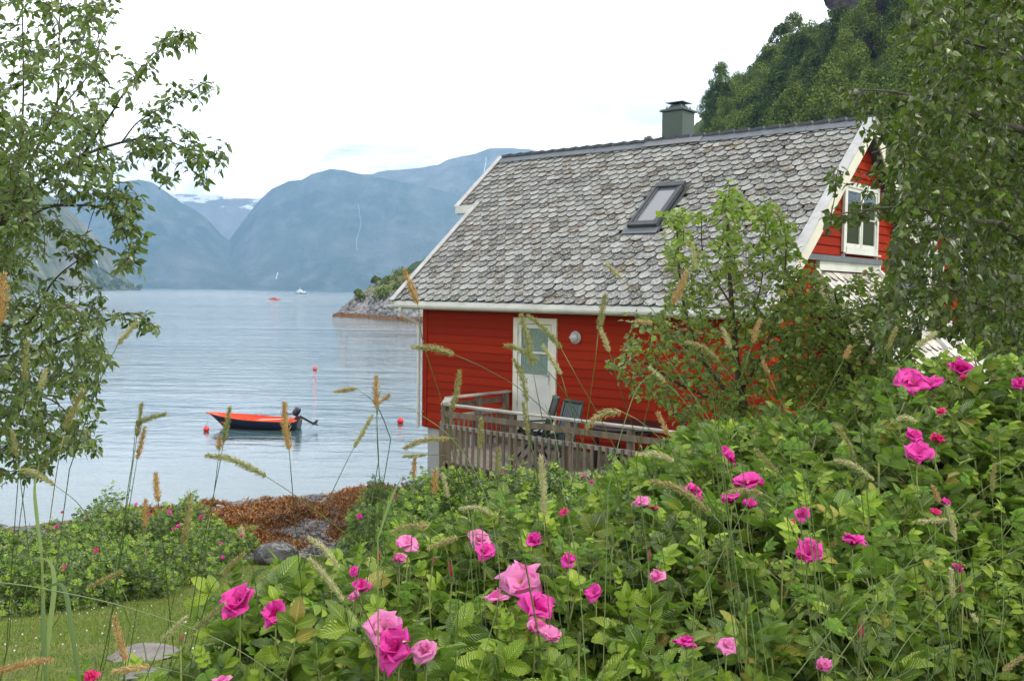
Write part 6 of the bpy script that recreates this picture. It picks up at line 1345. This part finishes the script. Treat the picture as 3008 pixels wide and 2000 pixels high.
GR = [  # tip, base of the head, then the stem down (overview units); colour; half width; distance; label
 ([(8, 630), (3, 745)], [(-4, 900), (-10, 1200)], 'o', 11, 1.1, 'thick orange seed head cut by the left edge of the picture'),
 ([(62, 785), (58, 878)], [(45, 1060), (25, 1330), (15, 1500)], 'g', 6.5, 1.7, 'upright green seed head with orange base, in front of the left tree'),
 ([(105, 850), (92, 896)], [(70, 1030), (40, 1250), (20, 1480)], 'p', 5, 1.7, 'short whitish seed head in front of the lower left tree'),
 ([(190, 897), (150, 985)], [(130, 1090), (105, 1270), (88, 1400)], 't', 7, 1.6, 'tan seed head on a reddish stalk, left tree behind'),
 ([(317, 738), (270, 795)], [(225, 890), (160, 1080)], 'p', 5.5, 1.8, 'pale slanting seed head beside the tip of the lowest tree branch'),
 ([(327, 927), (320, 975), (315, 1005)], [(300, 1110), (268, 1330), (248, 1500)], 'g', 5, 1.8, 'upright green seed head standing left of the moored boat'),
 ([(381, 953), (345, 962), (313, 975)], [(305, 1060), (290, 1160), (262, 1400)], 'g', 5, 1.8, 'horizontal greenish seed head pointing right at the moored boat'),
 ([(334, 983), (316, 1057)], [(302, 1140), (270, 1330), (245, 1480)], 'o', 5, 1.8, 'rusty seed head just below the horizontal one left of the boat'),
 ([(46, 1082), (80, 1090), (125, 1115)], [(190, 1172), (240, 1270), (300, 1440)], 'g', 6, 1.7, 'greenish seed head bent flat over the shore at far left'),
 ([(28, 990), (38, 1050)], [(50, 1130), (70, 1300)], 'g', 4.5, 1.9, 'thin green seed head hidden in the lowest leaves of the left tree'),
 ([(358, 1090), (364, 1155)], [(375, 1250), (390, 1400), (400, 1500)], 'o', 7, 1.7, 'orange seed head against the water above the left roses'),
 ([(335, 1150), (335, 1212)], [(328, 1310), (300, 1500)], 'o', 6.5, 1.7, 'orange seed head in front of the middle of the left roses'),
 ([(438, 1135), (430, 1210), (421, 1255)], [(410, 1330), (385, 1450), (375, 1520)], 't', 6.5, 1.7, 'feathery tan seed head in front of the right end of the left roses'),
 ([(529, 937), (515, 1018)], [(500, 1100), (462, 1280), (435, 1440)], 'g', 5.5, 1.8, 'green seed head crossing the bow of the moored boat'),
 ([(504, 1005), (505, 1035)], [(496, 1110), (470, 1300), (450, 1450)], 'o', 7, 1.8, 'short orange seed head below the bow of the moored boat'),
 ([(473, 1047), (540, 1060), (612, 1096)], [(700, 1155), (850, 1270), (990, 1370), (1060, 1440)], 'g', 7, 1.5, 'long feathery greenish seed head lying level below the boat'),
 ([(656, 925), (658, 980), (666, 1035)], [(672, 1110), (685, 1260), (702, 1430)], 'o', 8.5, 1.6, 'thick orange seed head crossing the stern of the moored boat'),
 ([(866, 865), (867, 940)], [(870, 1040), (880, 1170), (888, 1290)], 'o', 7, 1.7, 'upright orange seed head against open water left of the house corner'),
 ([(898, 908), (875, 927)], [(868, 960), (872, 1060)], 'o', 4, 1.8, 'tiny rust seed head tucked beside the upright orange one'),
 ([(770, 902), (820, 894)], [(868, 935), (900, 1010)], 't', 4, 1.9, 'small tan seed head lying level in open water above the boat'),
 ([(858, 955), (815, 1030)], [(785, 1090), (740, 1190), (690, 1330)], 'p', 4, 1.9, 'thin pale slanting seed head right of the moored boat'),
 ([(932, 622), (962, 700)], [(975, 790), (1010, 900), (1060, 1070), (1092, 1180)], 'o', 7.5, 1.6, 'orange seed head in front of the lower corner of the roof'),
 ([(948, 800), (1000, 802), (1045, 816)], [(1120, 850), (1210, 905), (1290, 985), (1370, 1090), (1440, 1180)], 'g', 6.5, 1.6, 'level green seed head in front of the downspout'),
 ([(1058, 853), (1052, 900), (1040, 945)], [(1032, 975), (1050, 1080), (1080, 1200)], 'g', 6, 1.7, 'dark green seed head in front of the corner of the deck rail'),
 ([(930, 1032), (975, 1013), (1035, 1009)], [(1060, 1020), (1090, 1100), (1110, 1200)], 't', 6, 1.7, 'drooping tan seed head over the water by the concrete foundation'),
 ([(928, 1051), (982, 1046)], [(1040, 1060), (1080, 1150)], 'g', 3.5, 1.9, 'thin level seed head just below the drooping tan one'),
 ([(955, 1055), (952, 1100)], [(950, 1190), (945, 1300)], 'o', 5, 1.9, 'short rusty seed head against the water left of the foundation'),
 ([(1003, 1080), (1000, 1136)], [(995, 1210), (980, 1330)], 'o', 7, 1.7, 'fuzzy orange seed head below the concrete foundation'),
 ([(1019, 1090), (1033, 1145)], [(1045, 1210), (1060, 1300)], 'p', 4, 1.8, 'thin pale seed head right of the fuzzy orange one'),
 ([(1200, 725), (1215, 780), (1225, 842)], [(1240, 920), (1262, 1020), (1290, 1120), (1310, 1200)], 'g', 7, 1.6, 'long green seed head hanging over the window of the white door'),
 ([(1215, 726), (1255, 758), (1292, 802)], [(1335, 880), (1380, 960), (1440, 1080)], 'g', 5.5, 1.7, 'slanting green seed head at the top right of the white door'),
 ([(1163, 795), (1200, 805), (1240, 832)], [(1290, 890), (1350, 985), (1420, 1100)], 'g', 5, 1.7, 'pale green seed head crossing the left frame of the white door'),
 ([(1250, 795), (1292, 862)], [(1312, 930), (1342, 1020), (1380, 1120)], 'p', 4.5, 1.8, 'thin pale seed head right of the door window'),
 ([(1183, 828), (1203, 870), (1213, 925)], [(1222, 1000), (1232, 1100), (1240, 1200)], 'g', 6.5, 1.6, 'curved green seed head in front of the lower left of the door'),
 ([(1205, 925), (1216, 1000)], [(1235, 1080), (1255, 1200)], 'g', 4.5, 1.7, 'narrow green seed head hanging just above the deck rail by the door'),
 ([(1108, 965), (1106, 1032)], [(1100, 1110), (1092, 1220)], 'g', 5, 1.8, 'green seed head in front of the first railing slats'),
 ([(1148, 1030), (1145, 1095)], [(1160, 1140), (1200, 1240)], 'g', 5, 1.8, 'green seed head with orange tip in front of the lower railing'),
 ([(1246, 1050), (1250, 1110), (1253, 1187)], [(1256, 1260), (1262, 1380), (1268, 1460)], 'p', 7, 1.5, 'long thick straw-coloured seed head upright below the deck'),
 ([(1395, 606), (1430, 640)], [(1480, 690), (1550, 770), (1640, 900)], 'p', 3.5, 1.9, 'thin seed head crossing the lower roof'),
 ([(1394, 678), (1378, 760)], [(1368, 850), (1345, 1000), (1315, 1120)], 'g', 6, 1.7, 'green seed head hanging across the white fascia board'),
 ([(1382, 756), (1403, 810)], [(1430, 900), (1470, 1020), (1500, 1100)], 'p', 4.5, 1.8, 'pale seed head on the red wall right of the round lamp'),
 ([(1350, 986), (1385, 955), (1430, 947)], [(1480, 975), (1540, 1030), (1600, 1100)], 't', 8, 1.5, 'arching tan seed head in front of the deck rail'),
 ([(1583, 625), (1566, 665), (1549, 701)], [(1530, 780), (1495, 920), (1465, 1060)], 'o', 7.5, 1.6, 'orange seed head in front of the roof beside the young tree'),
 ([(1595, 560), (1601, 622)], [(1612, 720), (1650, 870), (1700, 1000)], 'p', 4, 1.9, 'slim pale seed head in the top of the young tree'),
 ([(1663, 755), (1683, 802)], [(1712, 870), (1770, 1010), (1800, 1100)], 'p', 4, 1.8, 'thin pale seed head in the middle of the young tree'),
 ([(1750, 735), (1733, 790)], [(1700, 880), (1640, 1000)], 'o', 5, 1.8, 'tan orange seed head on the right side of the young tree'),
 ([(1580, 788), (1620, 800), (1655, 832)], [(1700, 890), (1770, 1000), (1830, 1100)], 'g', 4.5, 1.7, 'curved green seed head in the lower left of the young tree'),
 ([(1495, 845), (1532, 880)], [(1580, 930), (1660, 1040)], 'p', 3.5, 1.9, 'small pale seed head at the left fringe of the young tree'),
 ([(1515, 950), (1537, 1000)], [(1556, 1060), (1600, 1150)], 'o', 5, 1.7, 'orange green seed head over the right end of the deck rail'),
 ([(1473, 1047), (1515, 1046), (1552, 1062)], [(1600, 1100), (1650, 1180)], 'p', 4.5, 1.7, 'level pale seed head below the right end of the rail'),
 ([(1500, 1108), (1565, 1125), (1636, 1178)], [(1680, 1230), (1730, 1310)], 't', 6.5, 1.5, 'long tan seed head lying over the roses right of centre'),
 ([(1672, 1135), (1710, 1128), (1757, 1136)], [(1800, 1170), (1840, 1250)], 't', 4.5, 1.7, 'tan seed head lying across the pink roses right of centre'),
 ([(1058, 1170), (1100, 1168), (1136, 1185)], [(1180, 1230), (1210, 1300)], 'p', 4, 1.8, 'pale seed head lying level below the deck corner'),
 ([(900, 1227), (940, 1210), (988, 1212)], [(1020, 1250), (1050, 1340)], 't', 4.5, 1.7, 'tan seed head lying over the top edge of the near roses'),
 ([(985, 1262), (1053, 1236)], [(1110, 1230), (1180, 1250), (1250, 1300)], 't', 5.5, 1.6, 'slanting tan seed head left of the pale pink roses'),
 ([(710, 1238), (745, 1262), (780, 1308)], [(820, 1370), (860, 1450), (880, 1500)], 'p', 5.5, 1.6, 'upper of two parallel pale seed heads over the lawn edge'),
 ([(712, 1284), (750, 1325), (790, 1382)], [(830, 1440), (870, 1520)], 'p', 5.5, 1.6, 'lower of two parallel pale seed heads over the lawn edge'),
 ([(553, 1215), (562, 1232)], [(580, 1300), (592, 1380), (600, 1500)], 'p', 5, 1.8, 'small white seed head above the tip of the left roses'),
 ([(263, 1420), (275, 1470), (290, 1522)], [(285, 1560), (280, 1620)], 'o', 7, 1.4, 'thick orange seed head rising in front of the stone slab'),
 ([(260, 1545), (345, 1534)], [(420, 1550), (520, 1590)], 'o', 6, 1.4, 'orange seed head lying level across the bottom stone slab'),
 ([(118, 1518), (60, 1527), (-5, 1546)], [(-60, 1580), (-100, 1640)], 'o', 7, 1.3, 'rusty seed head lying level at the bottom left corner'),
 ([(561, 1274), (513, 1318)], [(480, 1370), (450, 1480)], 't', 4.5, 1.8, 'brown slanting seed head at the foot of the left roses'),
 ([(516, 1389), (440, 1457)], [(400, 1530), (370, 1600)], 'g', 5.5, 1.5, 'plain green seed head slanting left of the magenta roses'),
 ([(428, 1420), (372, 1476)], [(345, 1540), (320, 1600)], 'p', 4.5, 1.6, 'paler seed head slanting beside the green one over the lawn'),
 ([(278, 1315), (200, 1353)], [(150, 1400), (100, 1480)], 't', 3.5, 1.8, 'faint brown seed head in front of the base of the left roses'),
 ([(2155, 765), (2112, 798)], [(2040, 870), (1940, 990), (1850, 1110)], 'p', 5.5, 1.7, 'pale seed head slanting across the lower birch'),
 ([(1958, 797), (1944, 825)], [(1905, 900), (1850, 1010)], 'o', 5.5, 1.8, 'short orange seed head in front of the shrub by the porch'),
 ([(2064, 755), (2042, 805)], [(2020, 880), (1980, 980)], 't', 4, 1.9, 'upright thin seed head right of the shrub by the porch'),
 ([(1740, 1034), (1786, 1082)], [(1830, 1140), (1880, 1240)], 'g', 4, 1.7, 'green seed head over the roses below the young tree'),
 ([(1928, 985), (1955, 1020), (1968, 1060)], [(1980, 1110), (1990, 1200)], 'g', 4, 1.8, 'curved green seed head left of the topmost pink rose'),
 ([(1925, 1060), (1965, 1070), (2012, 1105)], [(2060, 1160), (2100, 1260)], 'p', 4, 1.7, 'pale seed head over the dark middle of the right roses'),
 ([(2108, 970), (2085, 960), (2064, 967)], [(2020, 1000), (1960, 1080), (1900, 1180)], 'p', 4.5, 1.7, 'pale seed head nodding above the right roses'),
 ([(2183, 1165), (2192, 1200), (2199, 1246)], [(2205, 1330), (2210, 1460)], 'p', 4.5, 1.6, 'pale hanging seed head in front of the tall right rose bush'),
 ([(2189, 1310), (2195, 1376)], [(2190, 1450), (2180, 1560)], 'p', 4, 1.6, 'slender whitish seed head low in front of the right bush'),
 ([(2290, 1066), (2284, 1130)], [(2290, 1220), (2300, 1400)], 't', 4, 1.8, 'brown seed head near the right edge'),
 ([(2115, 1200), (2182, 1196)], [(2200, 1220), (2215, 1330)], 'p', 4, 1.7, 'level pale seed head beside the hanging one at right'),
 ([(2149, 1120), (2164, 1158)], [(2200, 1180), (2240, 1300)], 'o', 4, 1.7, 'small orange seed head in the tall right rose bush'),
 ([(2240, 1415), (2250, 1432)], [(2252, 1480), (2250, 1570)], 'p', 6, 1.6, 'round whitish seed head low at the right'),
 ([(1756, 833), (1770, 860)], [(1800, 930), (1840, 1020)], 'o', 4, 1.9, 'small orange seed head low in the young tree'),
 ([(1463, 741), (1502, 742)], [(1560, 770), (1640, 850)], 'o', 3.5, 2.0, 'small orange seed head level with the fascia left of the young tree'),
 ([(2355, 1510), (2310, 1545)], [(2260, 1590)], 't', 5, 1.5, 'straw seed head at the bottom right corner'),
]
stalkmat = {'o': 'grass_green', 'g': 'grass_green', 't': 'grass_green', 'p': 'grass_green'}
for i, (hd, st, col, hw, Y0, lb) in enumerate(GR):
    rs = np.random.default_rng(700+i); f = lambda q, j: at(q[0]*K, q[1]*K, Y0+.02*j)
    hp = [f(q, 0) for q in hd][::-1]; sp = [hp[0]]+[at(q[0]*K, q[1]*K, Y0+.05+.42*j) for j, q in enumerate(st)]
    last = sp[-1]; gz0 = float(ground(last[0], last[1])); sl_ = (last-sp[-2])/max(.05, sp[-2][2]-last[2])*(last[2]-gz0); sp.append(np.array([last[0]+np.clip(sl_[0], -.25, .25), last[1]+.1, gz0]))
    t = thing('grass_stalk', lb, 'grass', sp[-1], group='seeding grass stalks in the foreground')
    head(t, hp, hw*K/FPX*Y0*1.05, col, rs)
    pts = np.vstack([spline(sp[:-1], 34), spline([sp[-2], sp[-1]], 7)[1:]]); V, F = tube_np(pts, np.linspace(.0006, .0013, 40), 5); mk('stem', V, F, 'grass_straw' if i in (3, 37) else ('grass_dark' if i % 3 == 1 else 'grass_green'), t, smooth=True)
# bare stems and long leaves
def blade(pts, w0, Y0, label, mat='grass_green', tube=False):
    q_ = [at(a*K, b*K, Y0+.015*j) for j, (a, b) in enumerate(pts)]
    if pts[0][1] > 1100: p = np.vstack([spline([np.array([q_[0][0], q_[0][1]+.1, float(ground(q_[0][0], q_[0][1]+.1))]), q_[0]], 11)[:-1], spline(q_, 34)])
    else: p = spline(q_, 44)
    n = 44
    if tube: V, F = tube_np(p, np.linspace(.0012, .0005, n), 5); o = mk('grass_stalk', V, F, mat, smooth=True)
    else:
        d = np.gradient(p, axis=0); sd_ = np.cross(d, np.tile((.15, -1, .3), (n, 1))); sd_ /= np.linalg.norm(sd_, axis=1, keepdims=True); w_ = w0*np.sin(np.linspace(.02, math.pi, n))**1.2
        nn = np.cross(sd_, d); nn /= np.linalg.norm(nn, axis=1, keepdims=True)
        V = np.stack([p-sd_*w_[:, None], p+nn*w_[:, None]*.25, p+sd_*w_[:, None]], 1).reshape(-1, 3); F = [(i*3+j, i*3+j+1, i*3+4+j, i*3+3+j) for i in range(n-1) for j in (0, 1)]; o = mk('long_grass', V, np.array(F), mat, smooth=True)
    return tag(o, label, 'grass', 'loose grass stems and blades in the foreground')
for pts, w_, Y_, lb, mt, tb_ in [
 ([(-20, 1338), (100, 1355), (300, 1400), (520, 1480), (700, 1600)], 0, 1.3, 'long bare stem sweeping across the lower left corner', 'grass_green', True),
 ([(100, 1560), (115, 1440), (125, 1340), (110, 1290), (60, 1285)], .004, 1.5, 'flat green blade bent over near the left edge', 'grass_green', False),
 ([(185, 1580), (165, 1450), (150, 1360), (125, 1345), (85, 1375)], .0035, 1.35, 'broad blade folded at the top, bottom left', 'grass_dark', False),
 ([(105, 1560), (100, 1440), (95, 1340)], .004, 1.4, 'broad upright blade at bottom left', 'grass_dark', False),
 ([(95, 1270), (85, 1190), (80, 1120), (92, 1060)], .0035, 1.8, 'narrow blade under the left tree', 'grass_green', False),
 ([(345, 1580), (330, 1480), (300, 1400), (250, 1280), (215, 1190)], 0, 1.5, 'dark bare stem leaning left over the lawn', 'grass_dark', True),
 ([(870, 1240), (900, 1150), (930, 1090)], .0025, 1.7, 'green blade over the seaweed', 'grass_green', False),
 ([(1400, 1130), (1430, 1000), (1470, 890), (1520, 855), (1545, 870)], 0, 1.7, 'thin stem arching over the deck rail', 'grass_green', True),
 ([(1350, 1560), (1330, 1300), (1300, 1150), (1280, 1010), (1255, 930)], 0, 1.6, 'bare stem rising through the roses to the deck', 'grass_green', True),
 ([(1100, 1560), (1150, 1350), (1120, 1150), (1050, 1020), (960, 950), (900, 930)], 0, 1.6, 'fine stem bowing left towards the water', 'grass_green', True),
 ([(1740, 1500), (1700, 1200), (1650, 1000), (1560, 860), (1480, 740)], 0, 1.8, 'bare stem in front of the young tree', 'grass_green', True),
 ([(2200, 1570), (2160, 1300), (2100, 1100), (2060, 950), (2020, 850)], 0, 1.8, 'bare stem in front of the right roses', 'grass_green', True),
 ([(1600, 1400), (1700, 1200), (1790, 1030), (1890, 890)], 0, 1.8, 'straight stem leaning right over the roses', 'grass_green', True),
 ([(1900, 1560), (2050, 1350), (2200, 1180), (2358, 1060)], 0, 1.6, 'long stem running up to the right edge', 'grass_green', True),
 ([(1820, 1570), (1960, 1400), (2080, 1310), (2300, 1240)], 0, 1.7, 'thin stem lying across the right bush', 'grass_green', True),
 ([(2030, 1570), (2100, 1460), (2230, 1330), (2370, 1250)], 0, 1.6, 'thin stem slanting at the lower right', 'grass_green', True),
 ([(2290, 1570), (2310, 1400), (2306, 1200), (2300, 980)], 0, 1.7, 'upright stem by the right edge', 'grass_green', True)]:
    blade(pts, w_, Y_, lb, mt, tb_)
tv = []
for i in range(34):
    x0 = rng.uniform(1950, 2400); x1 = x0+rng.normal(0, 80); y1 = rng.uniform(1250, 1500); Y_ = rng.uniform(1.8, 2.4)
    p = spline([at(x0*K, 1600*K, Y_), at((x0+x1)/2*K+rng.normal(0, 12), (1600+y1)/2*K, Y_), at(x1*K, y1*K, Y_+.05)], 16); tv.append((p, np.linspace(.0011, .0004, 16)))
tag(tubes(tv, 'grass_tuft', 'grass_dark', None, 4), 'thin grass growing in the dark gap at the lower right', 'grass', None, 'stuff')
for o in list(bpy.data.objects):
    if 'org' in o: del o['org']
